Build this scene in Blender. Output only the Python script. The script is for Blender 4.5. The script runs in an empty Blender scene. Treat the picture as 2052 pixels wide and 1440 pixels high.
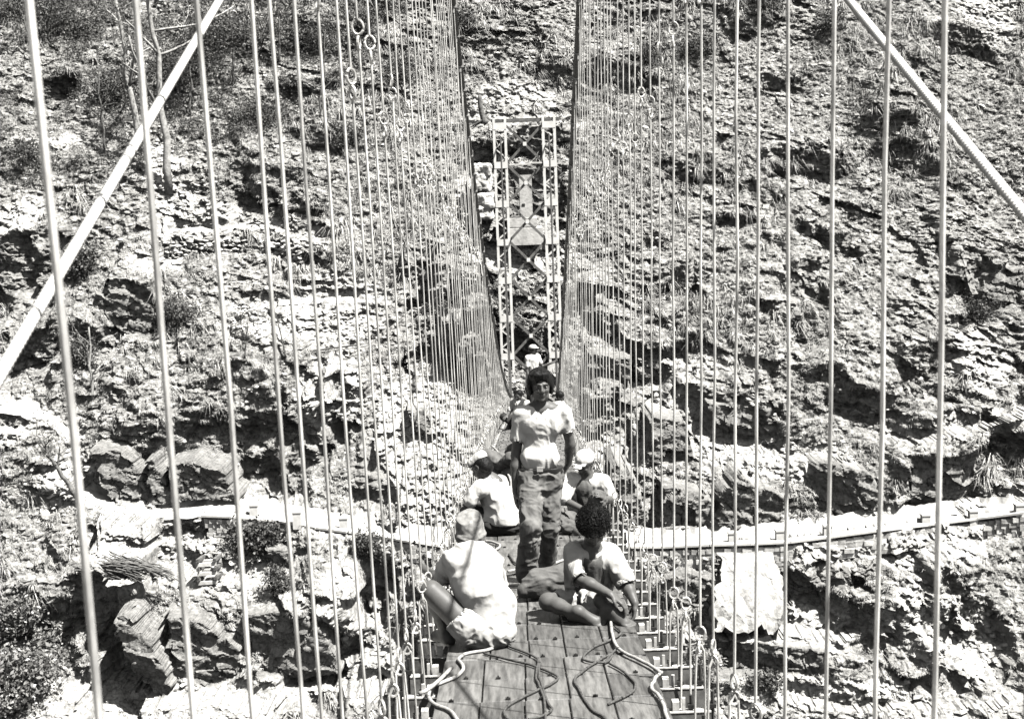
import bpy, math, random
import numpy as np
random.seed(7); rng = np.random.default_rng(11)
SC = bpy.context.scene
COL = SC.collection
# ------------------------------------------------------------------ camera model (photo 2052 x 1440)
FPX = 2850.0
PITCH, ROLL, YAW = 0.1257, 0.035, 0.0023
F_ = np.array([math.sin(YAW)*math.cos(PITCH), math.cos(YAW)*math.cos(PITCH), -math.sin(PITCH)])
R0 = np.array([math.cos(YAW), -math.sin(YAW), 0.0])
U0 = np.cross(R0, F_)
XC = math.cos(ROLL)*R0 - math.sin(ROLL)*U0
YC = math.sin(ROLL)*R0 + math.cos(ROLL)*U0
def ray(px, py):
    d = F_ + XC*((px-1026)/FPX) + YC*((720-py)/FPX)
    return d/d[1]                       # scaled so that Y = 1
def P(px, py, Y):
    return ray(px, py)*Y
def proj(p):
    p = np.asarray(p, float); w = p@F_
    return 1026+FPX*(p@XC)/w, 720-FPX*(p@YC)/w
# ------------------------------------------------------------------ noise
def _h(ix, iy, iz, s):
    n = (ix*374761393 + iy*668265263 + iz*2147483647 + s*974634777) & 0xffffffff
    n = ((n ^ (n >> 13))*1274126177) & 0xffffffff
    n = ((n ^ (n >> 16))*2246822519) & 0xffffffff
    n = n ^ (n >> 15)
    return (n & 0xffffff)/float(0xffffff)*2-1
def vn2(x, y, s=0):
    x0 = np.floor(x); y0 = np.floor(y); fx = x-x0; fy = y-y0
    ix = x0.astype(np.int64); iy = y0.astype(np.int64)
    fx = fx*fx*fx*(fx*(fx*6-15)+10); fy = fy*fy*fy*(fy*(fy*6-15)+10)
    a = _h(ix, iy, 0, s); b = _h(ix+1, iy, 0, s); c = _h(ix, iy+1, 0, s); d = _h(ix+1, iy+1, 0, s)
    return (a+(b-a)*fx)*(1-fy)+(c+(d-c)*fx)*fy
def fbm2(x, y, s=0, o=4, g=0.5):
    t = 0; a = 1.0; n = 0
    for i in range(o):
        t = t+a*vn2(x, y, s+i*17); n += a; a *= g; x = x*2.03+5.1; y = y*2.03-3.7
    return t/n
def vn3(p, s=0):
    p0 = np.floor(p); f = p-p0; i = p0.astype(np.int64); f = f*f*(3-2*f)
    r = 0
    for dx in (0, 1):
        for dy in (0, 1):
            for dz in (0, 1):
                w = (f[:, 0] if dx else 1-f[:, 0])*(f[:, 1] if dy else 1-f[:, 1])*(f[:, 2] if dz else 1-f[:, 2])
                r = r+w*_h(i[:, 0]+dx, i[:, 1]+dy, i[:, 2]+dz, s)
    return r
def sstep(a, b, x):
    t = np.clip((x-a)/(b-a), 0, 1); return t*t*(3-2*t)
# ------------------------------------------------------------------ object helpers
def tag(o, label=None, cat=None, group=None, kind=None):
    if label: o['label'] = label
    if cat: o['category'] = cat
    if group: o['group'] = group
    if kind: o['kind'] = kind
    return o
def empty(name, loc, label=None, cat=None, group=None, kind=None):
    o = bpy.data.objects.new(name, None); COL.objects.link(o); o.location = [float(v) for v in loc]
    o.empty_display_size = 0.1
    return tag(o, label, cat, group, kind)
def mesh_np(name, V, Fq, mat=None, parent=None, smooth=False, offset=None):
    """V (n,3); Fq (m,k) int array or list of such arrays"""
    V = np.asarray(V, np.float32)
    if parent is not None:
        V = V - np.array(WLOC.get(parent.name, (0, 0, 0)), np.float32)
    Fs = Fq if isinstance(Fq, list) else [Fq]
    Fs = [np.asarray(f, np.int32) for f in Fs if len(f)]
    me = bpy.data.meshes.new(name)
    me.vertices.add(len(V)); me.vertices.foreach_set('co', V.ravel())
    nl = sum(f.size for f in Fs); npol = sum(len(f) for f in Fs)
    me.loops.add(nl); me.polygons.add(npol)
    me.loops.foreach_set('vertex_index', np.concatenate([f.ravel() for f in Fs]))
    tot = np.concatenate([np.full(len(f), f.shape[1], np.int32) for f in Fs])
    st = np.concatenate([[0], np.cumsum(tot)[:-1]]).astype(np.int32)
    me.polygons.foreach_set('loop_start', st); me.polygons.foreach_set('loop_total', tot)
    me.polygons.foreach_set('use_smooth', np.full(npol, bool(smooth)))
    me.update(calc_edges=True)
    if mat: me.materials.append(mat)
    o = bpy.data.objects.new(name, me); COL.objects.link(o)
    if parent is not None: o.parent = parent
    return o
WLOC = {}          # world location of parents (for child vertex offsets)
def root(name, loc, label, cat, group=None, kind=None):
    o = empty(name, loc, label, cat, group, kind); WLOC[o.name] = tuple(float(v) for v in loc); return o
class MB:
    def __init__(s): s.V = []; s.Q = []; s.T = []; s.n = 0
    def add(s, V, Q=None, T=None):
        V = np.asarray(V, float)
        if Q is not None and len(Q): s.Q.append(np.asarray(Q, int)+s.n)
        if T is not None and len(T): s.T.append(np.asarray(T, int)+s.n)
        s.V.append(V); s.n += len(V); return s
    def box(s, c, size, ax=None, taper=1.0):
        c = np.asarray(c, float); h = np.asarray(size, float)/2
        A = np.eye(3) if ax is None else np.asarray(ax, float)
        v = []
        for z in (-1, 1):
            k = taper if z > 0 else 1
            for x, y in ((-1, -1), (1, -1), (1, 1), (-1, 1)):
                v.append(c+A[0]*h[0]*x*k+A[1]*h[1]*y*k+A[2]*h[2]*z)
        return s.add(v, [[0, 3, 2, 1], [4, 5, 6, 7], [0, 1, 5, 4], [1, 2, 6, 5], [2, 3, 7, 6], [3, 0, 4, 7]])
    def bar(s, a, b, w, t, up=(0, 1, 0)):
        a = np.asarray(a, float); b = np.asarray(b, float); d = b-a; L = np.linalg.norm(d); d /= L
        u = np.asarray(up, float); x = np.cross(u, d); x /= np.linalg.norm(x)+1e-9; y = np.cross(d, x)
        return s.box((a+b)/2, (w, t, L), (x, y, d))
    def tube(s, pts, r, sides=6, closed=False, caps=True):
        pts = np.asarray(pts, float); n = len(pts)
        r = np.broadcast_to(np.asarray(r, float), (n,))
        if closed: T = np.roll(pts, -1, 0)-np.roll(pts, 1, 0)
        else: T = np.gradient(pts, axis=0)
        T /= np.linalg.norm(T, axis=1)[:, None]+1e-12
        ref = np.array([0.31, 0.17, 0.93]) if abs(T[:, 2]).mean() < .8 else np.array([1., .1, 0.])
        N = np.cross(T, ref); N /= np.linalg.norm(N, axis=1)[:, None]+1e-12
        B = np.cross(T, N)
        a = np.arange(sides)*2*math.pi/sides
        V = pts[:, None]+r[:, None, None]*(np.cos(a)[None, :, None]*N[:, None]+np.sin(a)[None, :, None]*B[:, None])
        i = np.arange(n if closed else n-1)[:, None]; j = np.arange(sides)[None]
        i2 = (i+1) % n; j2 = (j+1) % sides
        Q = np.stack([i*sides+j, i*sides+j2, i2*sides+j2, i2*sides+j], -1).reshape(-1, 4)
        V = V.reshape(-1, 3)
        if caps and not closed:
            V = np.concatenate([V, pts[:1], pts[-1:]]); c0 = n*sides; c1 = c0+1
            T3 = [[c0, (k+1) % sides, k] for k in range(sides)]+[[c1, (n-1)*sides+k, (n-1)*sides+(k+1) % sides] for k in range(sides)]
            return s.add(V, Q, T3)
        return s.add(V, Q)
    def build(s, name, mat, parent=None, smooth=False):
        V = np.concatenate(s.V); F = []
        if s.Q: F.append(np.concatenate(s.Q))
        if s.T: F.append(np.concatenate(s.T))
        return mesh_np(name, V, F, mat, parent, smooth)
# ------------------------------------------------------------------ materials (black and white world: everything grey)
def G(v): return (v*1.0, v*0.985, v*0.94, 1)
def mat(name, v, rough=.8, spread=.0, scale=8., bump=0., bscale=40., metal=0., v2=None, stretch=(1, 1, 1), detail=6, island=0., spec=.3, subs=0.):
    m = bpy.data.materials.new(name); m.use_nodes = True
    nt = m.node_tree; b = nt.nodes['Principled BSDF']
    b.inputs['Roughness'].default_value = rough; b.inputs['Metallic'].default_value = metal
    b.inputs['Specular IOR Level'].default_value = spec
    b.inputs['Base Color'].default_value = G(v)
    tc = nt.nodes.new('ShaderNodeTexCoord'); mp = nt.nodes.new('ShaderNodeMapping'); mp.inputs['Scale'].default_value = stretch
    nt.links.new(tc.outputs['Object'], mp.inputs['Vector'])
    if spread > 0 or v2 is not None:
        n = nt.nodes.new('ShaderNodeTexNoise'); n.inputs['Scale'].default_value = scale; n.inputs['Detail'].default_value = detail
        n.inputs['Roughness'].default_value = .62
        nt.links.new(mp.outputs['Vector'], n.inputs['Vector'])
        r = nt.nodes.new('ShaderNodeValToRGB')
        lo = v2 if v2 is not None else v*(1-spread); hi = v if v2 is not None else v*(1+spread)
        r.color_ramp.elements[0].position = .36; r.color_ramp.elements[0].color = G(lo)
        r.color_ramp.elements[1].position = .64; r.color_ramp.elements[1].color = G(min(hi, .95))
        nt.links.new(n.outputs['Fac'], r.inputs['Fac'])
        out = r.outputs['Color']
        if island > 0:
            ge = nt.nodes.new('ShaderNodeNewGeometry'); mr = nt.nodes.new('ShaderNodeMapRange')
            mr.inputs['To Min'].default_value = 1-island; mr.inputs['To Max'].default_value = 1+island
            nt.links.new(ge.outputs['Random Per Island'], mr.inputs['Value'])
            mx = nt.nodes.new('ShaderNodeVectorMath'); mx.operation = 'SCALE'
            nt.links.new(out, mx.inputs[0]); nt.links.new(mr.outputs['Result'], mx.inputs['Scale']); out = mx.outputs['Vector']
        nt.links.new(out, b.inputs['Base Color'])
    if bump > 0:
        n2 = nt.nodes.new('ShaderNodeTexNoise'); n2.inputs['Scale'].default_value = bscale; n2.inputs['Detail'].default_value = 8
        nt.links.new(mp.outputs['Vector'], n2.inputs['Vector'])
        bp = nt.nodes.new('ShaderNodeBump'); bp.inputs['Strength'].default_value = 1; bp.inputs['Distance'].default_value = bump
        nt.links.new(n2.outputs['Fac'], bp.inputs['Height']); nt.links.new(bp.outputs['Normal'], b.inputs['Normal'])
    return m
M_ROD = mat('galvanized_rod', .62, .55, spread=.45, scale=14, stretch=(1, 1, .25), metal=.2, bump=.0006, bscale=300)
M_CABLE = mat('dark_cable', .045, .55, spread=.4, scale=30, bump=.003, bscale=180)
M_STAY = mat('wire_wrapped_stay', .95, .55, spread=.12, scale=20)
M_CLAMP = mat('clamp_steel', .45, .5, spread=.2, scale=30)
M_DARK = mat('dark_steel', .035, .5, spread=.4, scale=20)
M_BEAM = mat('beam_steel', .10, .5, spread=.5, scale=12, bump=.001, bscale=90)
M_BEAMTOP = mat('beam_flange', .6, .6, spread=.3, scale=20)
M_TOWER = mat('painted_tower_steel', .92, .5, spread=.15, scale=3)
M_BRACE = mat('tower_brace_steel', .16, .6, spread=.4, scale=5)
M_CONC = mat('concrete', .75, .9, v2=.45, scale=1.6, bump=.02, bscale=6, detail=10)
M_STONE = mat('wall_stone', .58, .9, spread=.35, scale=2.2, bump=.03, bscale=5, island=.45)
M_POST = mat('limewashed_post', .75, .9, spread=.1, scale=4)
M_BARK = mat('bark', .22, .9, v2=.07, scale=6, bump=.02, bscale=14)
M_PALE = mat('pale_bark', .5, .9, v2=.22, scale=4, bump=.02, bscale=14)
M_LEAF = mat('leaves', .09, .5, spread=.35, scale=1.5, island=.7)
M_LEAF2 = mat('glossy_leaves', .22, .35, spread=.3, scale=1.5, island=.6, spec=.6)
# ------------------------------------------------------------------ the far hillside: a real heightfield, depth Y as a function of x and z
BASE = 84.7
def bhit(px, py):
    """where a photo pixel meets the unmodelled 45 degree slope -> (x, z)"""
    r = ray(px, py); Y = BASE/(1-r[2]); return r[0]*Y, r[2]*Y
def poly(pts):
    q = [bhit(*p) for p in pts]; q.sort(); return np.array([a for a, b in q]), np.array([b for a, b in q])
# paths / terraces: (pixel polyline, bench width m, retaining wall height m, bare width)
BENCH = [
 ([(0,812),(60,822),(110,845),(140,880)], 1.6, .5, 1),
 ([(150,960),(175,990),(230,1022),(300,1033),(400,1022),(470,1026),(560,1034),(700,1058),(820,1075),(930,1090),(1130,1094),(1300,1086),(1480,1075),(1650,1058),(1800,1040),(1950,1022),(2052,1012)], 2.3, 1.0, 1),
 ([(320,470),(400,462),(480,458),(560,462),(640,476)], 1.7, 1.3, 1),
 ([(480,625),(560,612),(640,604),(760,604)], 1.5, .7, .8),
 ([(430,566),(520,566),(640,570),(700,572)], .5, .3, .2),
 ([(960,520),(1020,526),(1090,524),(1150,512)], 2.6, .8, 1),
 ([(270,1135),(340,1140),(430,1168),(520,1160),(600,1160)], 2.4, .3, 1),
 ([(60,1390),(250,1400),(420,1395),(620,1395),(760,1380)], 3.0, .1, 1),
 ([(1400,1268),(1500,1262),(1620,1268),(1700,1275)], 2.2, .1, 1),
 ([(1280,722),(1400,735),(1500,738)], 1.3, .1, .6),
 ([(1480,905),(1560,912),(1660,925)], 1.5, .1, .8),
 ([(1600,1400),(1700,1420),(1900,1425),(2052,1400)], 1.2, .1, .6),
 ([(1780,880),(1900,860),(2052,820)], 1.6, .1, .6),
 ([(930,235),(1000,246),(1110,240),(1150,250)], 2.0, .1, .7),
]
BENCH = [(poly(p), w, hh, bb) for p, w, hh, bb in BENCH]
# cliff faces / overhangs: px, py (centre), half width, half height (px), overhang factor, smooth
CLIFF = [
 
 (1500,830,60,45,1.2,.6),(1700,785,95,42,1.9,.3),(1280,730,75,45,1.5,.8),(1370,690,50,18,1.8,.3),(1960,570,70,58,1.7,.6),
 (1620,330,95,30,1.6,.2),(1790,265,65,40,1.9,.3),(1820,320,60,30,1.7,.2),(1530,385,45,28,1.8,.2),(1460,450,70,22,1.5,.2),
 (1600,580,50,40,1.4,.4),(1560,660,60,40,1.4,.3),(1840,700,80,35,1.3,.2),
 (1620,1160,60,40,1.5,.6),(1700,1150,40,25,1.6,.5),(1760,1240,70,40,1.4,.2),(1950,1190,70,70,1.3,.3),(1880,1330,80,50,1.2,.2),
 (1260,1340,60,60,1.4,.4),(1880,960,110,60,1.15,.5),(2000,880,60,40,1.4,.4),
 (270,610,60,58,1.8,.5),(330,640,26,28,1.8,.4),(50,540,75,65,1.7,.4),(115,165,42,30,1.8,.2),(520,370,60,48,1.5,.2),
 (500,800,130,55,1.7,.15),(420,880,190,50,1.3,.15),(560,940,70,40,1.2,.3),
 (640,860,50,60,1.4,.4),(720,820,60,50,1.2,.3),(900,680,60,50,1.5,.4),(255,1130,70,30,1.8,.4),
 (230,1260,65,110,1.5,.4),(640,1280,80,100,1.35,.3),(80,1230,90,60,1.5,.2),(770,1120,60,60,1.4,.4),
 (60,690,60,50,1.5,.2),(180,690,60,35,1.5,.3),(760,960,60,50,1.2,.4),(860,560,50,50,1.3,.4),(840,1280,70,70,1.3,.3),
 (1000,300,60,25,1.5,.4),(1090,290,50,28,1.7,.5),(1060,600,40,25,1.3,.3),(1050,690,50,35,1.4,.3),(960,680,40,60,1.5,.4),
 (1400,330,60,30,1.4,.2),(1480,60,50,24,1.5,.2),(1920,90,70,30,1.3,.2),(1230,150,60,35,1.3,.3),(1560,170,60,25,1.2,.2),(660,270,60,30,1.3,.2),(620,180,70,30,1.2,.1),
 (1140,150,40,30,1.3,.3),(1660,480,60,28,1.4,.2),(1350,560,50,28,1.3,.3),(1400,800,60,35,1.2,.5),(1200,620,50,45,1.3,.4),(1210,850,50,50,1.4,.6),
]
CL = []
for (px, py, hw, hh, ov, sm) in CLIFF:
    x, z = bhit(px, py); mp = 37.0*70/(z+BASE)/70*72
    sc = FPX/(z+BASE)
    CL.append((x, z, hw/sc, hh/sc*1.0, ov, sm))
# bare bright ground (pixel ellipses): px,py,rx,ry
BARE = [(1510,1190,75,85),(1620,1240,90,30),(150,950,40,60),(322,310,26,40),(340,350,26,45),(372,400,45,36),(400,440,85,26),(330,500,60,20),
 (300,1090,160,45),(430,1150,130,25),(690,590,120,25),(560,645,120,35),(1060,505,60,14),(1040,200,110,35),(960,380,40,50),
 (850,850,110,90),(700,760,70,110),(880,980,90,90),(1330,770,70,35),(1440,860,120,60),(1250,900,80,40),(1600,1090,170,30),(1800,1100,120,30),
 (1950,1060,120,35),(1640,1400,220,30),(360,1410,330,30),(100,280,90,20),(40,440,40,50),(700,1180,60,90),(760,1300,60,90),(1560,930,120,30),(1950,700,80,80),(1900,1250,150,100),(1980,30,60,60),(330,1000,120,14),(650,660,160,40),(60,850,80,25)]
BR = [(*bhit(a, b), c/(FPX/(bhit(a, b)[1]+BASE)), d/(FPX/(bhit(a, b)[1]+BASE))) for a, b, c, d in BARE]
def cells(x, z, s):
    """nearest jittered cell: (random value, offset plane) - broken, flat faced rock"""
    ix = np.floor(x).astype(np.int64); iz = np.floor(z).astype(np.int64)
    bd = np.full(x.shape, 9.); v = np.zeros(x.shape); g = np.zeros(x.shape)
    for a in (-1, 0, 1):
        for b in (-1, 0, 1):
            cx = ix+a; cz = iz+b
            px = cx+.5+.46*_h(cx, cz, 1, s); pz = cz+.5+.46*_h(cx, cz, 2, s)
            dx = x-px; dz = z-pz; d = dx*dx+dz*dz; m = d < bd
            bd = np.where(m, d, bd); v = np.where(m, _h(cx, cz, 3, s), v)
            g = np.where(m, dx*_h(cx, cz, 4, s)+dz*_h(cx, cz, 5, s), g)
    return v, g
def tuss(x, z, s):
    """rounded grass tussock in every jittered cell"""
    ix = np.floor(x).astype(np.int64); iz = np.floor(z).astype(np.int64); bd = np.full(x.shape, 9.)
    for a in (-1, 0, 1):
        for b in (-1, 0, 1):
            cx = ix+a; cz = iz+b
            d = (x-cx-.5-.4*_h(cx, cz, 1, s))**2+(z-cz-.5-.4*_h(cx, cz, 2, s))**2; bd = np.minimum(bd, d*(1.2+.5*_h(cx, cz, 3, s)))
    return np.sqrt(np.clip(1-bd*2.2, 0, 1))
# big bare rock faces: photo outlines carried onto the slope; (outline, forward bias, albedo weight)
FACE = [([(1235,905),(1275,965),(1300,1040),(1290,1075),(1240,1070),(1215,1000),(1215,930)],.3),([(1322,965),(1345,958),(1400,975),(1425,1010),(1430,1068),(1330,1072),(1318,1010)],.35),
 ([(1432,975),(1470,930),(1500,955),(1560,985),(1572,1030),(1540,1050),(1475,1062),(1440,1055)],.4),([(1288,828),(1310,818),(1365,835),(1395,900),(1400,925),(1370,905),(1330,905),(1325,935),(1300,925)],.3),
 ([(1175,700),(1260,712),(1275,765),(1230,770),(1180,745)],.3),([(1620,915),(1650,905),(1720,930),(1755,960),(1750,1020),(1700,1045),(1640,1030),(1625,980)],.3),
 ([(1795,900),(1850,895),(1920,930),(1940,985),(1890,1010),(1820,990)],.2),([(212,880),(260,885),(300,940),(305,1000),(280,1018),(225,1000),(208,960)],.4),
 ([(308,910),(330,900),(345,960),(340,1015),(305,1018),(303,960)],.5),([(350,920),(400,905),(450,930),(478,990),(470,1012),(400,1000),(352,1008)],.4),
 ([(818,815),(858,812),(862,850),(840,888),(826,850)],.2),([(1335,1140),(1360,1130),(1415,1140),(1440,1200),(1455,1235),(1400,1215),(1300,1235),(1290,1180)],.3),
 ([(1432,1275),(1520,1270),(1640,1282),(1665,1330),(1640,1345),(1540,1352),(1440,1345)],.3),([(262,1200),(290,1190),(330,1250),(345,1380),(325,1405),(290,1360),(262,1290)],.6),
 ([(350,1200),(430,1215),(480,1290),(470,1370),(400,1390),(350,1340)],.2),([(500,1200),(600,1190),(660,1240),(680,1360),(600,1385),(520,1350)],.2),
 ([(1955,545),(1990,530),(2052,540),(2052,610),(2000,625),(1965,600)],.2),([(222,590),(245,575),(300,600),(312,640),(290,680),(240,670),(222,640)],.0),
 ([(1008,330),(1132,326),(1134,436),(1008,438)],-.35),([(905,660),(960,670),(985,760),(960,780),(915,720)],.2),([(170,1130),(245,1140),(240,1240),(180,1250)],.0),
 ([(1550,1120),(1580,1125),(1640,1180),(1600,1200),(1575,1190)],.3),([(1690,1135),(1730,1150),(1740,1172),(1700,1170)],.3),([(530,1085),(600,1100),(590,1150),(545,1140)],.2),
 ([(1415,800),(1500,812),(1560,850),(1500,862),(1430,850)],.1),([(1090,1180),(1200,1200),(1190,1290),(1100,1280)],.2)]
FC = []
for pts, bias in FACE:
    q = np.array([bhit(*p_) for p_ in pts]); FC.append((q, q.mean(0), bias))
def polyd(x, z, q):
    """signed distance to a polygon, negative inside"""
    d = np.full(x.shape, 1e9); s = np.ones(x.shape); n = len(q); j = n-1
    for i in range(n):
        ex, ez = q[j]-q[i]; wx_ = x-q[i][0]; wz_ = z-q[i][1]; t = np.clip((wx_*ex+wz_*ez)/(ex*ex+ez*ez), 0, 1)
        d = np.minimum(d, (wx_-ex*t)**2+(wz_-ez*t)**2)
        c1 = z >= q[i][1]; c2 = z < q[j][1]; c3 = ex*wz_ > ez*wx_; f = (c1 & c2 & c3) | (~c1 & ~c2 & ~c3); s = np.where(f, -s, s); j = i
    return s*np.sqrt(d)
def terrain(x, z, attrs=False):
    D = z+BASE
    c1, g1 = cells((x+.35*z)/2.3+.25*fbm2(x/1.5, z/1.5, 8, 2), (z+.12*x)/1.35, 81)
    c2, g2 = cells((x+.3*z)/.85+.2*fbm2(x/.6, z/.6, 9, 2), (z+.15*x)/.48, 82)
    wx = x+1.2*fbm2(x/5, z/5, 3, 3)+.35*fbm2(x/1.3, z/1.3, 5, 3)
    wz = z+.9*fbm2(x/4+9, z/4, 4, 3)+.30*fbm2(x/1.1, z/1.1+4, 6, 3)
    D = D+2.4*fbm2(x/19+2, z/19, 21, 3)+.9*fbm2((x-z*.4)/6, z/9, 22, 3)
    wx = wx+.45*c1; wz = wz+.30*c1+.14*c2
    flat = np.zeros_like(x); rock = np.zeros_like(x); bare = np.zeros_like(x)
    # benches
    B = np.zeros_like(x)
    for (bx, bz), w, wh, bb in BENCH:
        w = w*(.95 if len(bx) > 10 else .72)
        zp = np.interp(x, bx, bz)
        ends = sstep(bx[0]-1.2, bx[0], x)*(1-sstep(bx[-1], bx[-1]+1.2, x))
        if bx[-1] > 34: ends = sstep(bx[0]-1.2, bx[0], x)
        if bx[0] < -34: ends = 1-sstep(bx[-1], bx[-1]+1.2, x)
        t = z-zp+.16*fbm2(x/.9, z*0, 41, 2)+.14*fbm2(x/.22, z/.25, 42, 3)
        up = np.where(t > 0, w*.55*np.exp(-(np.maximum(t, 0)/(w*1.1))**1.3), -(w*.45)*np.exp(-(np.maximum(-t, 0)/(w*.9+wh*.6))**2))
        # retaining wall: hold depth constant just beneath the edge
        wall = np.where((t <= 0) & (t > -wh), -t*.85, 0)
        wall = np.where(t <= -wh, wh*.85*np.exp((t+wh)/.8), wall)
        B = B+ends*(up-0*wall+wall*.9)
        near = np.exp(-((t-.1)/.55)**2)*ends
        flat = np.maximum(flat, near*min(1, bb+.2)); bare = np.maximum(bare, near*bb)
    # cliffs
    Cd = np.zeros_like(x)
    for cx, cz, hw, hh, ov, sm in CL:
        ux = (wx-cx)/hw; 
        mx = 1-sstep(.72, 1.05, np.abs(ux))
        sel = mx > 0
        if not sel.any(): continue
        t = (wz[sel]-cz+.12*hh*np.sin(ux[sel]*5))/hh
        d = np.where(t > 1, -1*np.exp(-(t-1)/.9), np.where(t < -1, np.exp((t+1)/.7), -t))
        Cd[sel] += (hh*min(ov, 1.45)*.86*d)*mx[sel]
        face = (1-sstep(.85, 1.1, np.abs(t)))*mx[sel]
        rock[sel] = np.maximum(rock[sel], face*sm)
    k = 1-.75*flat
    rk0 = sstep(-.1, .3, fbm2(x/6+70, z/5, 111, 3)-.25*sstep(-8, 10, z)+.05)
    # strata: stepped ledges dipping to the right
    dip = .16
    m1 = .8*sstep(-.05, .35, fbm2(x/7+50, z/5, 31, 3)-.02)
    s1 = (wz+dip*x+.5*fbm2(x/2.2, z/1.2, 32, 3))/2.1
    f1 = s1-np.floor(s1); st1 = np.where(f1 < .62, 0, (f1-.62)/.38)-f1
    m2 = .85*sstep(-.05, .3, fbm2(x/5+11, z/3, 35, 3)+.08*(z < -4)-.02)
    s2 = (wz+dip*1.3*x+.35*fbm2(x/1.1, z/.6, 36, 3))/.72
    f2 = s2-np.floor(s2); st2 = np.where(f2 < .6, 0, (f2-.6)/.4)-f2
    s3 = (z+dip*x+.25*fbm2(x/.5, z/.35, 38, 3))/.27
    f3 = s3-np.floor(s3); st3 = np.where(f3 < .6, 0, (f3-.6)/.4)-f3
    sm = 1-.75*np.clip(rock, 0, 1)
    D = D+B+Cd+k*sm*((.35+.75*rk0)*m1*st1+(.16+.44*rk0)*m2*st2+(.10+.2*rk0)*st3*sstep(-.3, .3, fbm2(x/2, z/1.5, 39, 2)))
    # blocks and hummocks
    hm = np.abs(fbm2(wx/1.9, wz/1.5, 51, 4))*1.5+.75*np.abs(fbm2(wx/.8+3, wz/.62, 55, 3))
    D = D-k*((1-.7*rock)*hm*.30+.22*fbm2(x/.5, z/.40, 52, 3)*(1-.75*rock)+.17*fbm2(x/.19, z/.15, 53, 2)*sm)
    sl = vn2((x+.6*z)/2.4, (z-.15*x)/1.7, 58); sl2 = vn2((x-.4*z)/.9+7, (z+.1*x)/.7, 59)
    D = D-k*(1-rock)*(.12*np.maximum(0, sl)**.5*(sl > 0)+.06*(sl2 > .15))
    rk = np.clip(.25+.6*rock+.9*sstep(-.1, .3, fbm2(x/6+70, z/5, 111, 3)-.25*sstep(-8, 10, z)+.10), 0, 1)
    D = D+k*rk*(.28*c1+.70*g1+sm*(.11*c2+.36*g2))
    gm = (1-rk)*sstep(-.25, .15, fbm2(x/4, z/3, 95, 3)+.15)*(1-rock)
    t1 = tuss(x/.95+.3*fbm2(x, z, 12, 2), z/.62, 83); t2 = tuss(x/.5, z/.36, 84)
    D = D-k*gm*(.15*t1+.13*t2)
    # fractures on smooth rock
    cr = np.abs(fbm2((x+z*.3)/1.3, (z-x*.2)/2.6, 61, 4))
    D = D+.25*rock*(1-sstep(0, .06, cr))
    # rock faces replace the slope inside their outline with one tilted, cracked plane
    ex_ = .14*fbm2(x/.35, z/.3, 131, 4)+.16*c2; ez_ = .12*fbm2(x/.8+5, z/.5, 132, 3)
    for n_, (q, c, bias) in enumerate(FC):
        h_ = (q[:, 1].max()-q[:, 1].min())/2; w_ = (q[:, 0].max()-q[:, 0].min())/2
        m = (np.abs(x-c[0]) < w_+2.5) & (np.abs(z-c[1]) < h_+2.5)
        if not m.any(): continue
        xx = x[m]; zz = z[m]; sd_ = polyd(xx+ex_[m], zz+ez_[m], q); ins = 1-sstep(-.05, .04, sd_)
        tx_ = .28*_h(np.array([n_]), np.array([3]), np.array([1]), 5)[0]; lay = (zz+.35*xx)/.55+.4*fbm2(xx/1.1, zz/.6, 133+n_, 2); lay = lay-np.floor(lay)
        ck = np.abs(fbm2((xx+.5*zz)/1.1, (zz-.3*xx)/2.2, 140+n_, 3))
        pl = c[1]+BASE-bias*h_-.15*h_+tx_*(xx-c[0])-.06*(zz-c[1])+.17*fbm2(xx/1.3, zz/.9, 150+n_, 4)+.06*fbm2(xx/.2, zz/.26, 151, 3)+.16*(1-sstep(0, .03, ck))-.03*(lay > .6)+.16*c1[m]+.30*g1[m]+.05*c2[m]+.16*g2[m]
        base_ = D[m]; D[m] = base_+(pl-base_)*ins
        # the ground in front of and above the face keeps its slope; the face is bare rock
        rock[m] = np.maximum(rock[m], ins); bare[m] *= 1-ins; flat[m] *= 1-ins
    if not attrs: return D
    for a, b, c, d in BR:
        q = ((wx-a)/c)**2+((wz-b)/d)**2
        bare = np.maximum(bare, (1-sstep(.5, 1.25, q))*.95*(1-rock))
    return D, np.clip(rock, 0, 1), np.clip(bare, 0, 1), flat
def hit(px, py, y0=56., y1=112.):
    """first point of the hillside seen at a photo pixel"""
    r = ray(px, py); Y = np.linspace(y0, y1, 1400)
    D = terrain(r[0]*Y, r[2]*Y); i = np.argmax(Y >= D)
    return r*Y[i]
def axis(lo, hi, step, outlo, outhi):
    a = list(np.arange(lo, hi, step)); s = step; v = a[-1]
    while v < outhi: s = min(s*1.35, 5); v += s; a.append(v)
    s = step; v = lo; b = []
    while v > outlo: s = min(s*1.35, 5); v -= s; b.append(v)
    return np.array(b[::-1]+a)
ax_ = axis(-38, 38, .062, -190, 190); az_ = axis(-30, 17, .062, -55, 90)
GX, GZ = np.meshgrid(ax_, az_)
D, ROCK, BAREA, FLAT = terrain(GX, GZ, True)
nx, nz = len(ax_), len(az_)
V = np.stack([GX, D, GZ], -1).reshape(-1, 3)
i = (np.arange(nz-1)[:, None]*nx+np.arange(nx-1)[None]).ravel()
Q = np.stack([i, i+1, i+nx+1, i+nx], -1)
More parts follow.
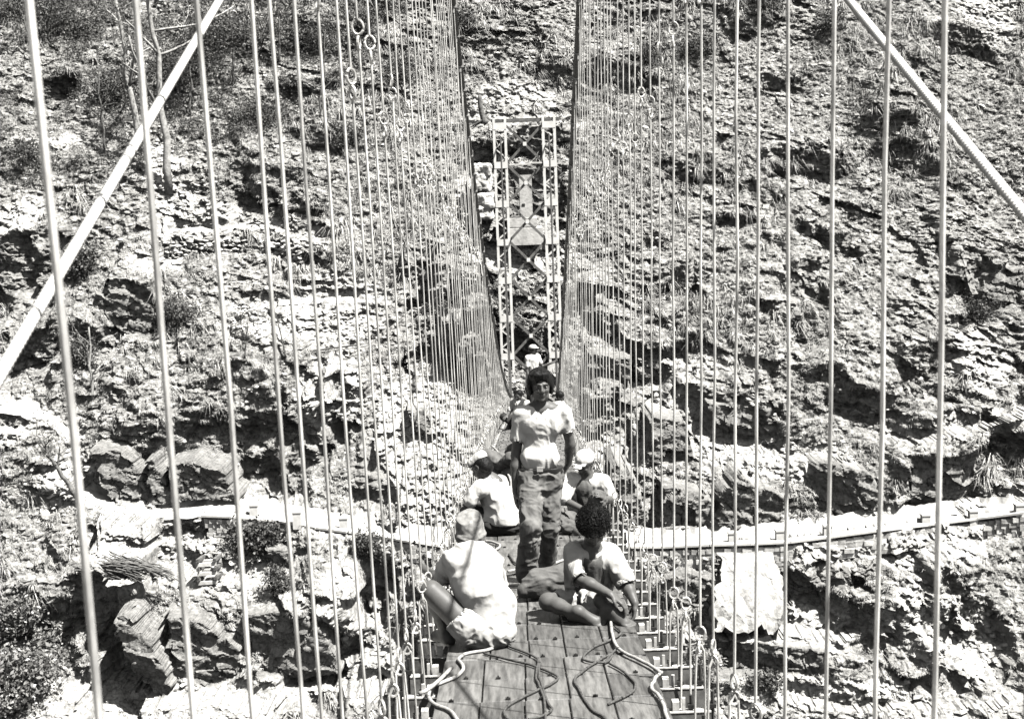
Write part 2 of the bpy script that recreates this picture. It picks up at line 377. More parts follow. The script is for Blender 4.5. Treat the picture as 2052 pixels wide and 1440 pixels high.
# keep the river gorge closed: a bed running back under the bridge, one sheet with the slope
M_HILL = bpy.data.materials.new('hillside'); M_HILL.use_nodes = True
def hill_nodes():
    nt = M_HILL.node_tree; N = nt.nodes; L = nt.links; b = N['Principled BSDF']; b.inputs['Roughness'].default_value = .95
    b.inputs['Specular IOR Level'].default_value = .15
    at = N.new('ShaderNodeAttribute'); at.attribute_name = 'mix'
    sp = N.new('ShaderNodeSeparateColor'); L.new(at.outputs['Color'], sp.inputs['Color'])
    tc = N.new('ShaderNodeTexCoord')
    def noise(sc, det=8, rough=.6, stretch=(1, 1, 1)):
        mp = N.new('ShaderNodeMapping'); mp.inputs['Scale'].default_value = stretch; L.new(tc.outputs['Object'], mp.inputs['Vector'])
        n = N.new('ShaderNodeTexNoise'); n.inputs['Scale'].default_value = sc; n.inputs['Detail'].default_value = det; n.inputs['Roughness'].default_value = rough
        L.new(mp.outputs['Vector'], n.inputs['Vector']); return n.outputs['Fac']
    def ramp(fac, a, b_, ca, cb):
        r = N.new('ShaderNodeValToRGB'); e = r.color_ramp.elements
        e[0].position = a; e[1].position = b_; e[0].color = G(ca); e[1].color = G(cb); L.new(fac, r.inputs['Fac']); return r.outputs['Color']
    def mix(f, a, c):
        m = N.new('ShaderNodeMix'); m.data_type = 'RGBA'; L.new(f, m.inputs['Factor']); L.new(a, m.inputs['A']); L.new(c, m.inputs['B']); return m.outputs['Result']
    soil = ramp(noise(2.6, 10, .75), .38, .60, .08, .46)
    rk = ramp(noise(3.2, 12, .78, (1.5, 1, 1)), .36, .62, .10, .33)
    br = ramp(noise(3.5, 8, .7), .36, .58, .20, .62)
    c = mix(sp.outputs['Red'], soil, rk); c = mix(sp.outputs['Green'], c, br)
    L.new(c, b.inputs['Base Color'])
    bp = N.new('ShaderNodeBump'); bp.inputs['Distance'].default_value = .10; bp.inputs['Strength'].default_value = 1
    L.new(noise(4.5, 10, .7), bp.inputs['Height']); L.new(bp.outputs['Normal'], b.inputs['Normal'])
hill_nodes()
hill = mesh_np('hill', V, Q, M_HILL)
ca = hill.data.color_attributes.new('mix', 'FLOAT_COLOR', 'POINT')
ca.data.foreach_set('color', np.stack([ROCK, BAREA, FLAT, np.ones_like(ROCK)], -1).astype(np.float32).ravel())
tag(hill, 'steep rocky grass covered hillside across the gorge behind the bridge', 'hillside', kind='structure')
# gorge floor, seen only from other positions
gb = MB(); n_ = 40
gx = np.linspace(-190, 190, n_); gy = np.linspace(-40, 36, 20); gg = np.stack(np.meshgrid(gx, gy), -1).reshape(-1, 2)
gz = -52+1.5*fbm2(gg[:, 0]/12, gg[:, 1]/12, 71, 3)
i = (np.arange(19)[:, None]*n_+np.arange(n_-1)[None]).ravel()
gb.add(np.column_stack([gg, gz]), np.stack([i, i+1, i+n_+1, i+n_], -1))
tag(gb.build('riverbed', M_STONE, smooth=True), 'stony bed at the bottom of the gorge', 'riverbed', kind='structure')
# ------------------------------------------------------------------ the suspension bridge
DC, DHW = .135, .60                       # deck centre x, half width
XL, XR = -.61, .915                       # hanger planes
Y_END = 75.5
def zdeck(Y): return -1.9-.1113*Y-.0009*np.maximum(0, Y-20)**2
TCX = float((P(1011, 540, 76.)[0]+P(1108, 540, 76.)[0])/2)
THW = float((P(1108, 540, 76.)[0]-P(1011, 540, 76.)[0])/2)
def bx(Y):
    Y = np.maximum(0, np.asarray(Y, float)); t = np.clip((Y-45)/31, 0, 1)
    return np.where(Y < 45, .00031*Y**2, .628*(1-t)+(TCX-.13)*t)
def spl(Y): t = np.clip((np.asarray(Y, float)-45)/31, 0, 1); return t*(THW-.75)      # the cables spread to the tower legs
def hcab(Y): return .6+.0088*(45-np.minimum(Y, 200))**2
def zcab(Y): return zdeck(Y)+hcab(Y)
bridge = root('suspension_bridge', (DC, 8, float(zdeck(8))), 'narrow suspension footbridge with plank deck hung on many thin steel rods', 'bridge')
def hx(side, Y, h): return (XL if side < 0 else XR)+side*.018*(h-1.9)+bx(Y)
for s in (-1, 1):
    Y = np.concatenate([np.linspace(-7, 45, 120), np.linspace(45.5, Y_END+.5, 60)])
    hh = np.where(Y <= 45, hcab(Y), .6+(Y-45)**2*(14.6/30.5**2))
    xx = np.where(Y < 45, hx(s, Y, hh), hx(s, Y, .6)+s*spl(Y))
    MB().tube(np.column_stack([xx, Y, zdeck(Y)+hh]), .046, 8).build('main_cable', M_CABLE, bridge, True)
CABF = lambda Y: float(hcab(Y) if Y <= 45 else .6+(Y-45)**2*(14.6/30.5**2))
def ring(mb, c, r, rod, ax, tall=1.25):
    t = np.linspace(0, 2*math.pi, 13)[:-1]
    u = np.array([math.cos(ax), math.sin(ax), 0])
    pts = np.asarray(c)[None]+np.cos(t)[:, None]*u*r+np.sin(t)[:, None]*np.array([0, 0, 1])*r*tall
    mb.tube(pts, rod, 5, closed=True)
ROD = .0064
def make_hanger(mb, s, Y, seg, far=False):
    zd = float(zdeck(Y)); H = CABF(Y); R = random.Random(int(Y*1000)+s*7)
    x0 = (XL if s < 0 else XR)+float(bx(Y))
    if Y > 45: x0 += s*float(spl(Y))
    j1 = .38+R.uniform(-.04, .04); j2 = 3.45+R.uniform(-.22, .22)-(.25 if s < 0 else 0); j3 = 6.8+R.uniform(-.3, .3)
    js = [j for j in (j1, j2, j3) if j < H-.4]
    tx = R.uniform(-.012, .012)
    sp_ = .018 if Y < 45 else .0
    def pt(h, dx=0., dy=0.): return np.array([x0+s*sp_*(h-1.9)+dx+tx*min(h, 3)/3, Y+dy, zd+h])
    sides = 6 if Y < 14 else 4; rod = ROD if Y < 8 else ROD*.88
    lo = j1 if js else 0
    if js and not far:           # lower stirrup: two strands to the beam end
        a = R.uniform(-.3, .3)
        for k in (-1, 1):
            mb.tube([pt(j1-.02, 0, 0), pt(j1-.06, k*.020, k*.01), pt(.12, k*.026, k*.014), pt(-.16, k*.028, k*.014)], rod*.95, sides)
    else: mb.tube([pt(-.1), pt(max(j1, .05))], rod, sides)
    ends = js+[H]
    for i_ in range(len(js)):
        h0 = js[i_]; h1 = ends[i_+1]
        aa = R.uniform(0, math.pi)
        if Y < 34: ring(mb, pt(h0+.035), .026, rod, aa, 1.3); 
        if Y < 22: ring(mb, pt(h0-.035), .022, rod, aa+1.4, 1.3)
        n = max(3, int((h1-h0)/.5)); hs = np.linspace(h0+.07, h1-(.07 if i_+1 < len(js) else 0), n)
        w = .0055 if Y < 20 else .002
        mb.tube([pt(h, 0 if i in (0, n-1) else R.uniform(-w, w), R.uniform(-w, w)) for i, h in enumerate(hs)], rod, sides)
    if not js: mb.tube([pt(0), pt(H)], rod, sides)
    cz = pt(H)                    # clamp over the cable
    return cz
YL = [1.815, 2.34, 2.86, 3.42, 3.77, 4.15, 4.79, 5.26, 5.75, 6.1, 6.5, 7.1, 7.65]
YR = [2.5, 3.04, 3.54, 4.11, 4.71, 5.32, 5.85, 6.48, 6.95, 7.55, 8.13, 8.75]
YL = [v*.61/.57 for v in YL]; YR = [v*.915/.93 for v in YR]
while YL[-1] < Y_END-1: YL.append(YL[-1]+.60+random.uniform(-.05, .05))
while YR[-1] < Y_END-1: YR.append(YR[-1]+.60+random.uniform(-.05, .05))
far_mb = MB(); far_n = 0
for s, L_ in ((-1, YL), (1, YR)):
    for k, Y in enumerate(L_):
        if k < 50:
            mb = MB(); c = make_hanger(mb, s, Y, 8); h_ = mb.build('hanger', M_ROD, bridge)
            if c[2] < .2*Y or Y > 12: 
                cm = MB().box(c+np.array([0, 0, .0]), (.10, .035, .105)); cm.box(c+np.array([0, 0, -.085]), (.025, .025, .07))
                o = cm.build('cable_clamp', M_CLAMP, h_); 
                o.data.vertices.foreach_get  # vertices are already relative to the bridge; the hanger sits at its origin
                V_ = np.empty(len(o.data.vertices)*3, np.float32); o.data.vertices.foreach_get('co', V_)
                V_ = V_.reshape(-1, 3)-np.array(WLOC[bridge.name], np.float32); o.data.vertices.foreach_set('co', V_.ravel()); o.data.update()
        else:
            c = make_hanger(far_mb, s, Y, 4, True); far_mb.box(c, (.05, .04, .06))
tag(far_mb.build('hanger', M_ROD, bridge), kind='stuff')
# crossbeams
ybs = [7.0+.487*k for k in range(-4, 141)]
bm_far = MB()
def sub(o, parentpart): # part of a part: same origin as the bridge
    V_ = np.empty(len(o.data.vertices)*3, np.float32); o.data.vertices.foreach_get('co', V_)
    V_ = V_.reshape(-1, 3)-np.array(WLOC[bridge.name], np.float32); o.data.vertices.foreach_set('co', V_.ravel()); o.data.update(); return o
def slopeax(Y):
    d = np.array([0, 1, float(zdeck(Y+.1)-zdeck(Y))/.1]); d /= np.linalg.norm(d); return np.array([1, 0, 0]), d, np.cross([1, 0, 0], d)
for k, Y in enumerate(ybs):
    zd = float(zdeck(Y)); A = slopeax(Y); R = random.Random(k)
    b_ = float(bx(Y)); x0, x1 = XL-.06+R.uniform(-.02, .02)+b_, XR+.06+R.uniform(-.02, .02)+b_; cx = (x0+x1)/2
    def beam(mb):
        mb.box((cx, Y, zd-.115), (x1-x0, .008, .10), A)
        mb.box((cx, Y+.03, zd-.167), (x1-x0, .07, .008), A)
    def tops(mb):
        mb.box((cx, Y+.03, zd-.060), (x1-x0, .065, .007), A)
    def bolts(mb, side):
        for s, xh in (((-1, XL+b_),) if side < 0 else ((1, XR+b_),)):
            for dx in (-.055, .055):
                mb.tube([(xh+dx, Y+.03, zd-.28), (xh+dx, Y+.03, zd+.02+R.uniform(0, .05))], .010, 6)
                mb.box((xh+dx, Y+.03, zd-.035), (.034, .034, .022)); mb.box((xh+dx, Y+.03, zd-.20), (.034, .034, .022))
            mb.box((xh, Y+.03, zd-.222), (.17, .05, .010))
    def clips(mb):
        for s, xh in ((-1, DC+b_-DHW-.045), (1, DC+b_+DHW+.045)):
            mb.box((xh, Y+.035, zd-.03), (.035, .05, .05)); mb.box((xh+s*.04, Y+.02, zd-.02), (.016, .016, .07))
    if k < 100:
        mb = MB(); beam(mb); o = mb.build('crossbeam', M_BEAM, bridge)
        if k < 75:
            m2 = MB(); tops(m2); clips(m2); sub(m2.build('flange', M_BEAMTOP, o), o)
            for sd2 in (-1, 1):
                m3 = MB(); bolts(m3, sd2); sub(m3.build('hanger_shackle', M_DARK, o), o)
    else:
        beam(bm_far); tops(bm_far)
tag(bm_far.build('crossbeam', M_BEAM, bridge), kind='stuff')
# two spanning wires along each beam-end row
for xh in (XL-.03, XR+.03):
    Y = np.linspace(-3, Y_END, 90)
    MB().tube(np.column_stack([xh+bx(Y), Y, zdeck(Y)-.19]), .013, 6).build('edge_cable', M_DARK, bridge, True)
# deck boards: rows of five boards, seams shift from row to row
M_DECK = mat('deck_board', .20, .55, v2=.07, scale=5, bump=.0015, bscale=60, island=.3, stretch=(7, .6, 1), spec=.45)
dk = MB(); bo = MB(); R = random.Random(5)
base = [-.6, -.37, -.125, .12, .36, .6]
Y0s = [5.2+.487*k for k in range(0, 120)]
seam = list(base)
for k, Y0 in enumerate(Y0s):
    if k % 3 == 0: seam = [base[0]+R.uniform(-.012, .006)]+[b+R.uniform(-.035, .035) for b in base[1:-1]]+[base[-1]+R.uniform(-.01, .02)]
    seam = [s_+R.uniform(-.008, .008) for s_ in seam]
    for j in range(5):
        a, b = seam[j]+.004, seam[j+1]-.004; cut = R.uniform(-.01, .01)
        L_ = .487-.006; zc = float(zdeck(Y0+.243)); A = slopeax(Y0+.243); th = .028
        tw = R.uniform(-.004, .004)
        c = np.array([DC+float(bx(Y0))+(a+b)/2, Y0+.243+cut*.3, zc-th/2-.002+tw]); h = np.array([(b-a)/2, L_/2, th/2]); be = .004
        v = []
        for z, e in ((-1, 0), (.6, 0), (1, be)):
            for x, y in ((-1, -1), (1, -1), (1, 1), (-1, 1)):
                v.append(c+A[0]*(h[0]-e)*x+A[1]*(h[1]-e)*y+A[2]*h[2]*z)
        q = [[0, 3, 2, 1], [8, 9, 10, 11]]
        for l in (0, 4):
            for m_ in range(4): q.append([l+m_, l+(m_+1) % 4, l+4+(m_+1) % 4, l+4+m_])
        dk.add(v, q)
        if k < 70:
            for fx in (((.22, .78) if (k+j) % 2 else (.35,)) if R.random() < .8 else (.6,)):
                xb = DC+float(bx(Y0))+a+(b-a)*fx; yb = Y0+.02+R.uniform(-.012, .012)
                bo.box((xb, yb, float(zdeck(yb))+.004+tw), (.026, .016, .009)); bo.tube([(xb, yb, float(zdeck(yb))+.004), (xb, yb, float(zdeck(yb))+.014)], .005, 6)
deck = dk.build('deck', M_DECK, bridge)
sub(bo.build('board_bolts', M_DARK, deck), deck)
# ------------------------------------------------------------------ stay cables wrapped with wire
VP = ray(966, -896); VD = VP/np.linalg.norm(VP)
def stay(px, py, d, label):
    p0 = P(px, py, 1.0); p0 = p0/(p0@F_)*d
    a = p0-VD*2.2; b = p0+VD*11.0
    r = root('stay_cable', a, label, 'cable', 'wire wrapped stay cables either side of the walkway')
    MB().tube(np.linspace(a, b, 30), .0145, 10).build('core', M_STAY, r, True)
    u = np.cross(VD, [0, 0, 1]); u /= np.linalg.norm(u); w = np.cross(u, VD)
    L_ = 7.6; pitch = .020; n = int(L_/pitch*8); t = np.arange(n)/8*2*math.pi; s_ = np.arange(n)/8*pitch+1.2
    pts = a+VD*s_[:, None]+(u*np.cos(t)[:, None]+w*np.sin(t)[:, None])*.0135
    MB().tube(pts, .0048, 4).build('wrapping_wire', M_STAY, r, True)
    return r
stay(0, 750, 3.1, 'pale thick stay cable wrapped in wire, slanting down to the left frame edge')
stay(2052, 430, 3.9, 'pale thick stay cable wrapped in wire, slanting down to the right frame edge')
# ------------------------------------------------------------------ lattice tower at the far end
TY = 76.0
def TP(px, py, dy=0.): return P(px, py, TY+dy)
tz0 = float(zdeck(TY))
lx = (P(1011, 540, TY)[0], P(1108, 540, TY)[0])
tz1 = P(1055, 240, TY)[2]
tower = root('lattice_tower', ((lx[0]+lx[1])/2, TY, tz0-1.0), 'tall pale steel lattice tower with dark cross bracing at the far bridge end', 'tower')
Rw = .30; Dw = .7
for li, cx in enumerate(lx):
    mb = MB()
    for dx in (-Rw, Rw):
        for dy in (-Dw/2, Dw/2):
            mb.box((cx+dx, TY+dy, (tz0-1.6+tz1)/2), (.13, .13, tz1-tz0+1.6+.25))
    leg = mb.build('leg', M_TOWER, tower)
    def subt(o):
        V_ = np.empty(len(o.data.vertices)*3, np.float32); o.data.vertices.foreach_get('co', V_)
        V_ = V_.reshape(-1, 3)-np.array(WLOC[tower.name], np.float32); o.data.vertices.foreach_set('co', V_.ravel()); o.data.update(); return o
    m2 = MB(); z = tz0-1.5; k = 0
    while z < tz1-.3:
        for dy in (-Dw/2, Dw/2):
            a = (cx-Rw, TY+dy, z); b = (cx+Rw, TY+dy, z+.48)
            if k % 2: a, b = (cx+Rw, TY+dy, z), (cx-Rw, TY+dy, z+.48)
            m2.bar(a, b, .06, .03, (0, 1, 0))
        for dx in (-Rw, Rw):
            m2.bar((cx+dx, TY-Dw/2, z), (cx+dx, TY+Dw/2, z+.48), .045, .03, (1, 0, 0))
        z += .48; k += 1
    subt(m2.build('lacing', M_TOWER, leg))
    for k in range(9):
        z = tz1-.3-k*2.03
        if z < tz0-1: break
        m3 = MB(); m3.box((cx, TY-Dw/2-.07, z+ .0), (2*Rw+.08, .02, .34)); subt(m3.build('gusset_plate', M_TOWER, leg))
MB().box(((lx[0]+lx[1])/2+.1, TY-.2, tz1), (lx[1]-lx[0]+1.1, .2, .14)).build('top_beam', M_BRACE, tower)
MB().box(((lx[0]+lx[1])/2+.1, TY+.3, tz1-.05), (lx[1]-lx[0]+1.0, .16, .12)).build('top_beam', M_BRACE, tower)
for k in range(8):
    zt = tz1-.25-k*2.03; zb = zt-2.03
    if zb < tz0-1.5: break
    a0, a1 = lx[0]+Rw, lx[1]-Rw
    mb = MB(); mb.bar((a0, TY-Dw/2, zt), (a1, TY-Dw/2, zb), .13, .06, (0, 1, 0)); mb.bar((a1, TY-Dw/2+.07, zt), (a0, TY-Dw/2+.07, zb), .13, .06, (0, 1, 0))
    mb.build('cross_brace', M_BRACE, tower)
    MB().box(((a0+a1)/2, TY-Dw/2-.05, (zt+zb)/2), (.18, .02, .2)).build('brace_plate', M_TOWER, tower)
MB().box((*P(1107, 742, TY-.6)[:2], P(1107, 742, TY-.6)[2]), (.50, .03, .85)).build('white_board', M_POST, tower)
for li, cx in enumerate(lx): MB().box((cx, TY, tz0-2.2), (1.2, 1.5, 1.6), taper=.85).build('footing', M_CONC, tower)
# ------------------------------------------------------------------ what grows and lies on the slope
def surf(x, z):
    e = .05
    d = terrain(x, z); dx = (terrain(x+e, z)-d)/e; dz = (terrain(x, z+e)-d)/e
    return d, dx, dz
def sample_attr(A, x, z):
    i = np.clip(np.searchsorted(ax_, x), 1, nx-1); j = np.clip(np.searchsorted(az_, z), 1, nz-1)
    return A[j, i]
def grass(n, lo, hi, zlo, zhi, seed, dens):
    r = np.random.default_rng(seed)
    x = r.uniform(lo, hi, n); z = r.uniform(zlo, zhi, n)
    d = sample_attr(D, x, z); dz = (sample_attr(D, x, z+.12)-d)/.12
    m = (r.random(n) < dens(x, z))*(dz > .35)*(sample_attr(ROCK, x, z) < .35)*(r.random(n) > sample_attr(BAREA, x, z)*1.05)
    x, z, d, dz = x[m > 0], z[m > 0], d[m > 0], dz[m > 0]; n = len(x)
    return x, d, z, n, r
def tufts(name, mat_, n, blades, L0, W, seed, dens, region=(-38, 38, -30, 17), droop=.9, label='', cat='grass'):
    x, y, z, n, r = grass(n, region[0], region[1], region[2], region[3], seed, dens)
    k = n*blades
    X = np.repeat(x, blades)+r.normal(0, .05, k); Y = np.repeat(y, blades)+.06; Z = np.repeat(z, blades)
    sway = np.repeat(fbm2(x/6, z/6, 91, 2)*1.4+.35, blades)
    a = r.normal(0, .8, k)+sway
    L = np.repeat(L0*r.uniform(.5, 1.5, n), blades)*r.uniform(.6, 1.3, k)
    dirx = np.sin(a); diry = -np.abs(np.cos(a))*.7; up0 = r.uniform(.25, .9, k)
    p0 = np.stack([X, Y, Z], -1)
    out = np.stack([dirx, diry, np.zeros(k)], -1)
    p1 = p0+out*(L*.40)[:, None]+np.array([0, 0, 1])*(L*.40*up0)[:, None]
    p2 = p1+out*(L*.42)[:, None]-np.array([0, 0, 1])*(L*(.10+droop*.4*r.random(k)))[:, None]
    side = np.stack([-diry, dirx, r.uniform(-.5, .5, k)], -1); side /= np.linalg.norm(side, axis=1)[:, None]
    w = (W*r.uniform(.6, 1.4, k))[:, None]
    V = np.stack([p0-side*w, p0+side*w, p1-side*w*.8, p1+side*w*.8, p2], 1).reshape(-1, 3)
    i = np.arange(k)*5
    Q = np.stack([i, i+1, i+3, i+2], -1); T = np.stack([i+2, i+3, i+4], -1)
    o = mesh_np(name, V, [Q, T], mat_)
    return tag(o, label, cat, kind='stuff')
M_GRASS = mat('dry_grass', .55, .8, v2=.30, scale=.35, island=.6)
M_GRASSD = mat('dark_grass', .10, .8, spread=.5, scale=.8, island=.6)
tufts('grass', M_GRASS, 400000, 6, .26, .012, 1, lambda x, z: .4+.6*sstep(-.3, .25, fbm2(x/4, z/3, 95, 3)), label='dry pale grass tufts drooping over the slope')
tufts('grass', M_GRASS, 14000, 18, .95, .02, 2, lambda x, z: sstep(.0, .3, fbm2(x/5+20, z/4, 96, 3)), droop=1.6, label='long pale grass hanging over ledges')
tufts('scrub', M_GRASSD, 40000, 9, .26, .022, 3, lambda x, z: sstep(.05, .35, fbm2(x/3+40, z/2.5, 97, 3)+.45*(x < -8)*(z > 0)), droop=.5, label='low dark scrub growing between the grass tufts', cat='scrub')
# rubble: angular stones on the bare ledges
def rock_unit(r, n=1):
    t = (1+5**.5)/2
    v = np.array([(-1, t, 0), (1, t, 0), (-1, -t, 0), (1, -t, 0), (0, -1, t), (0, 1, t), (0, -1, -t), (0, 1, -t), (t, 0, -1), (t, 0, 1), (-t, 0, -1), (-t, 0, 1)])/1.9
    f = np.array([(0, 11, 5), (0, 5, 1), (0, 1, 7), (0, 7, 10), (0, 10, 11), (1, 5, 9), (5, 11, 4), (11, 10, 2), (10, 7, 6), (7, 1, 8), (3, 9, 4), (3, 4, 2), (3, 2, 6), (3, 6, 8), (3, 8, 9), (4, 9, 5), (2, 4, 11), (6, 2, 10), (8, 6, 7), (9, 8, 1)])
    return v, f
RV, RF = rock_unit(rng)
def stones(x, y, z, s, r, squash=(1, 1, .6)):
    n = len(x)
    V = RV[None]*np.array(squash)*(1+r.normal(0, .22, (n, 12, 1)))*(1+r.normal(0, .12, (n, 12, 3)))
    a = r.uniform(0, 6.28, n); c, s_ = np.cos(a), np.sin(a)
    Xr = V[..., 0]*c[:, None]-V[..., 1]*s_[:, None]; Yr = V[..., 0]*s_[:, None]+V[..., 1]*c[:, None]
    V = np.stack([Xr, Yr, V[..., 2]+.15*Xr*r.normal(0, 1, n)[:, None]], -1)*s[:, None, None]+np.stack([x, y, z], -1)[:, None]
    F = RF[None]+np.arange(n)[:, None, None]*12
    return V.reshape(-1, 3), F.reshape(-1, 3)
M_RUB = mat('rubble', .5, .9, spread=.2, scale=2, island=.35, bump=.02, bscale=8)
r = np.random.default_rng(21); n = 110000
x = r.uniform(-38, 38, n); z = r.uniform(-30, 17, n)
bq = sample_attr(BAREA, x, z); fq = sample_attr(FLAT, x, z)
m = (r.random(n) < (.10+.9*sstep(-.1, .3, fbm2(x/2.5, z/2, 101, 3)))*(.16+.55*bq)*(1-.1*fq))*(sample_attr(ROCK, x, z) < .4)
x, z = x[m], z[m]; y = sample_attr(D, x, z)
s = .035+.16*r.random(len(x))**3
V, T = stones(x, y-.02, z+s*.2, s, r)
tag(mesh_np('rubble', V, T, M_RUB), 'loose angular stones scattered over the bare ledges', 'stones', kind='stuff')

# leafy undergrowth of the woods at the upper left
r = np.random.default_rng(55); n = 420000
x = r.uniform(-38, -6, n); z = r.uniform(-5, 16.5, n)
f = fbm2(x/1.7, z/1.3, 401, 3); edge = -4.5+(x+38)*.36+3*fbm2(x/5, z/5, 402, 2)
m = (r.random(n) < sstep(-.12, .28, f)*.9)*(z > edge)*(sample_attr(BAREA, x, z) < .35) > 0
x, z, f = x[m], z[m], f[m]; n = len(x); hgt = np.abs(r.normal(0, .28, n))*(.4+1.8*np.maximum(0, f))
pt_ = np.stack([x, sample_attr(D, x, z)-.10-hgt*.7, z+hgt], -1)
u = r.normal(0, 1, (n, 3)); u /= np.linalg.norm(u, axis=1)[:, None]; w = np.cross(u, r.normal(0, 1, (n, 3))); w /= np.linalg.norm(w, axis=1)[:, None]
s = .055*r.uniform(.5, 1.4, (n, 1)); Vl = np.stack([pt_-u*s, pt_+w*s*.55, pt_+u*s, pt_-w*s*.55], 1).reshape(-1, 3)
M_UNDER = mat('undergrowth_leaves', .15, .6, spread=.3, scale=.7, island=.8)
tag(mesh_np('undergrowth', Vl, np.arange(n*4).reshape(-1, 4), M_UNDER), 'fine leafy undergrowth covering the upper left slope', 'undergrowth', kind='stuff')
# ------------------------------------------------------------------ built things on the far slope
def on(px, py): return hit(px, py)
# guard posts along the parapet of the lower path
posts = [(511, 1030, 'left of all, where the wall begins'), (597, 1044, 'second from the left along the wall'), (690, 1056, 'just left of the bridge rods'), (1467, 1086, 'nearest to the bridge on its right'),
         (1562, 1082, 'second post right of the bridge'), (1657, 1072, 'third post right of the bridge'), (1853, 1050, 'third from the right edge'), (1948, 1042, 'second from the right edge'), (2040, 1030, 'at the right edge of the picture')]
for px, py, w_ in posts:
    p = on(px, py+6); 
    t = root('guard_post', p, 'short whitewashed stone guard post on the lower path, '+w_, 'guard post', 'guard posts along the lower path')
    c = p+np.array([0, -.12, .22])
    MB().box(c, (.40, .36, .80)).build('shaft', M_POST, t)
    MB().box(c+np.array([0, 0, .44]), (.45, .41, .08)).build('cap', M_POST, t)
# parapet walls of cut stone below the path
def wall_along(name, pts, h, th, label, cat, stone=.28, group=None, drop=.0, m=M_STONE, coping=True):
    P3 = [on(*q) for q in pts]; P3 = np.array(P3)
    s_ = np.concatenate([[0], np.cumsum(np.linalg.norm(np.diff(P3[:, :2], axis=0), axis=1))])
    L = s_[-1]; t = root(name, P3[len(P3)//2], label, cat, group); r = np.random.default_rng(int(L*10)); mb = MB(); 
    rows = int(h/stone*1.35)
    for k in range(rows):
        a = r.uniform(0, stone)
        while a < L:
            w = stone*r.uniform(.7, 1.7); c = [np.interp(a+w/2, s_, P3[:, i]) for i in range(3)]
            hh = stone/1.35
            c = np.array([c[0], c[1]-th/2+r.normal(0, .03), c[2]-h+drop+hh*(k+.5)+(0 if coping else r.normal(0, .07))])
            V, F = stones(np.array([c[0]]), np.array([c[1]]), np.array([c[2]]), np.array([.5]), r, (w*1.05, th*1.1, hh*1.1))
            if coping:
                ax = np.eye(3); mb.box(c, (w*.97, th*r.uniform(.9, 1.1), hh*.93), ax)
            else: mb.add(V, T=F)
            a += w
    mb.build('stones', m, t)
    if coping:
        for i in range(len(P3)-1):
            a, b = P3[i].copy(), P3[i+1].copy(); a[2] += drop+.04; b[2] += drop+.04; a[1] -= th/2; b[1] -= th/2
            MB().bar(a, b, th*1.25, .10, (0, 0, 1)).build('coping', M_POST, t)
    return t
wall_along('retaining_wall', [(410, 1034), (470, 1036), (560, 1044), (640, 1058), (700, 1066), (760, 1074), (830, 1086), (900, 1098)], 1.0, .5, 'pale masonry retaining wall with white coping left of the bridge', 'wall', .3, drop=.1)
wall_along('retaining_wall', [(1240, 1096), (1330, 1096), (1420, 1092), (1500, 1090), (1580, 1086), (1660, 1076), (1750, 1064), (1850, 1052), (1950, 1040), (2046, 1028)], 1.1, .5, 'long pale masonry retaining wall with white coping right of the bridge', 'wall', .32, drop=.1)
wall_along('dry_stone_wall', [(322, 482), (380, 474), (440, 470), (500, 472), (560, 478), (600, 488)], 1.5, .45, 'dry stone terrace wall of loose rubble below the bright trail', 'wall', .26, coping=False, m=M_RUB)
wall_along('dry_stone_wall', [(470, 650), (540, 634), (600, 628), (660, 626), (720, 632)], 1.9, .45, 'broad slumped dry stone wall above the bundle of long poles', 'wall', .24, coping=False, m=M_RUB)
# concrete ramp wall / pier right
c = on(1510, 1180); t = root('concrete_buttress', c, 'sloping pale concrete buttress below the path right of the bridge', 'buttress')
q = [P(1438, 1106, c[1]+.3), P(1548, 1102, c[1]+.3), P(1586, 1262, c[1]-2.8), P(1432, 1264, c[1]-2.8)]
r_ = np.random.default_rng(77); n1, n2 = 22, 30; u, v = np.meshgrid(np.linspace(0, 1, n1), np.linspace(0, 1, n2)); u = u[..., None]; v = v[..., None]
Gp = (q[0]*(1-u)+q[1]*u)*(1-v)+(q[3]*(1-u)+q[2]*u)*v
Gp[..., 1] += .10*fbm2(u[..., 0]*7, v[..., 0]*9, 201, 4)-.5*np.sin(v[..., 0]*3.14)*.5; Gp[..., 0] += .5*fbm2(u[..., 0]*2+3, v[..., 0]*8, 202, 4)*(1.2-.5*u[..., 0]); Gp[..., 2] += .6*v[..., 0]*fbm2(u[..., 0]*6, v[..., 0]*2, 203, 4)
back = Gp+np.array([0, 3.0, -1.2]); i = (np.arange(n2-1)[:, None]*n1+np.arange(n1-1)[None]).ravel(); Qf = np.stack([i, i+n1, i+n1+1, i+1], -1)
ed = np.concatenate([np.arange(n1), np.arange(1, n2)*n1+n1-1, (n2-1)*n1+np.arange(n1-2, -1, -1), np.arange(n2-2, 0, -1)*n1]); N_ = n1*n2
Qs = np.stack([ed, np.roll(ed, -1), np.roll(ed, -1)+N_, ed+N_], -1)
M_BUTT = mat('worn_concrete', .5, .9, v2=.27, scale=2.2, bump=.05, bscale=9, detail=12)
mesh_np('facing', np.concatenate([Gp.reshape(-1, 3), back.reshape(-1, 3)]), [Qf, Qs], M_BUTT, t)
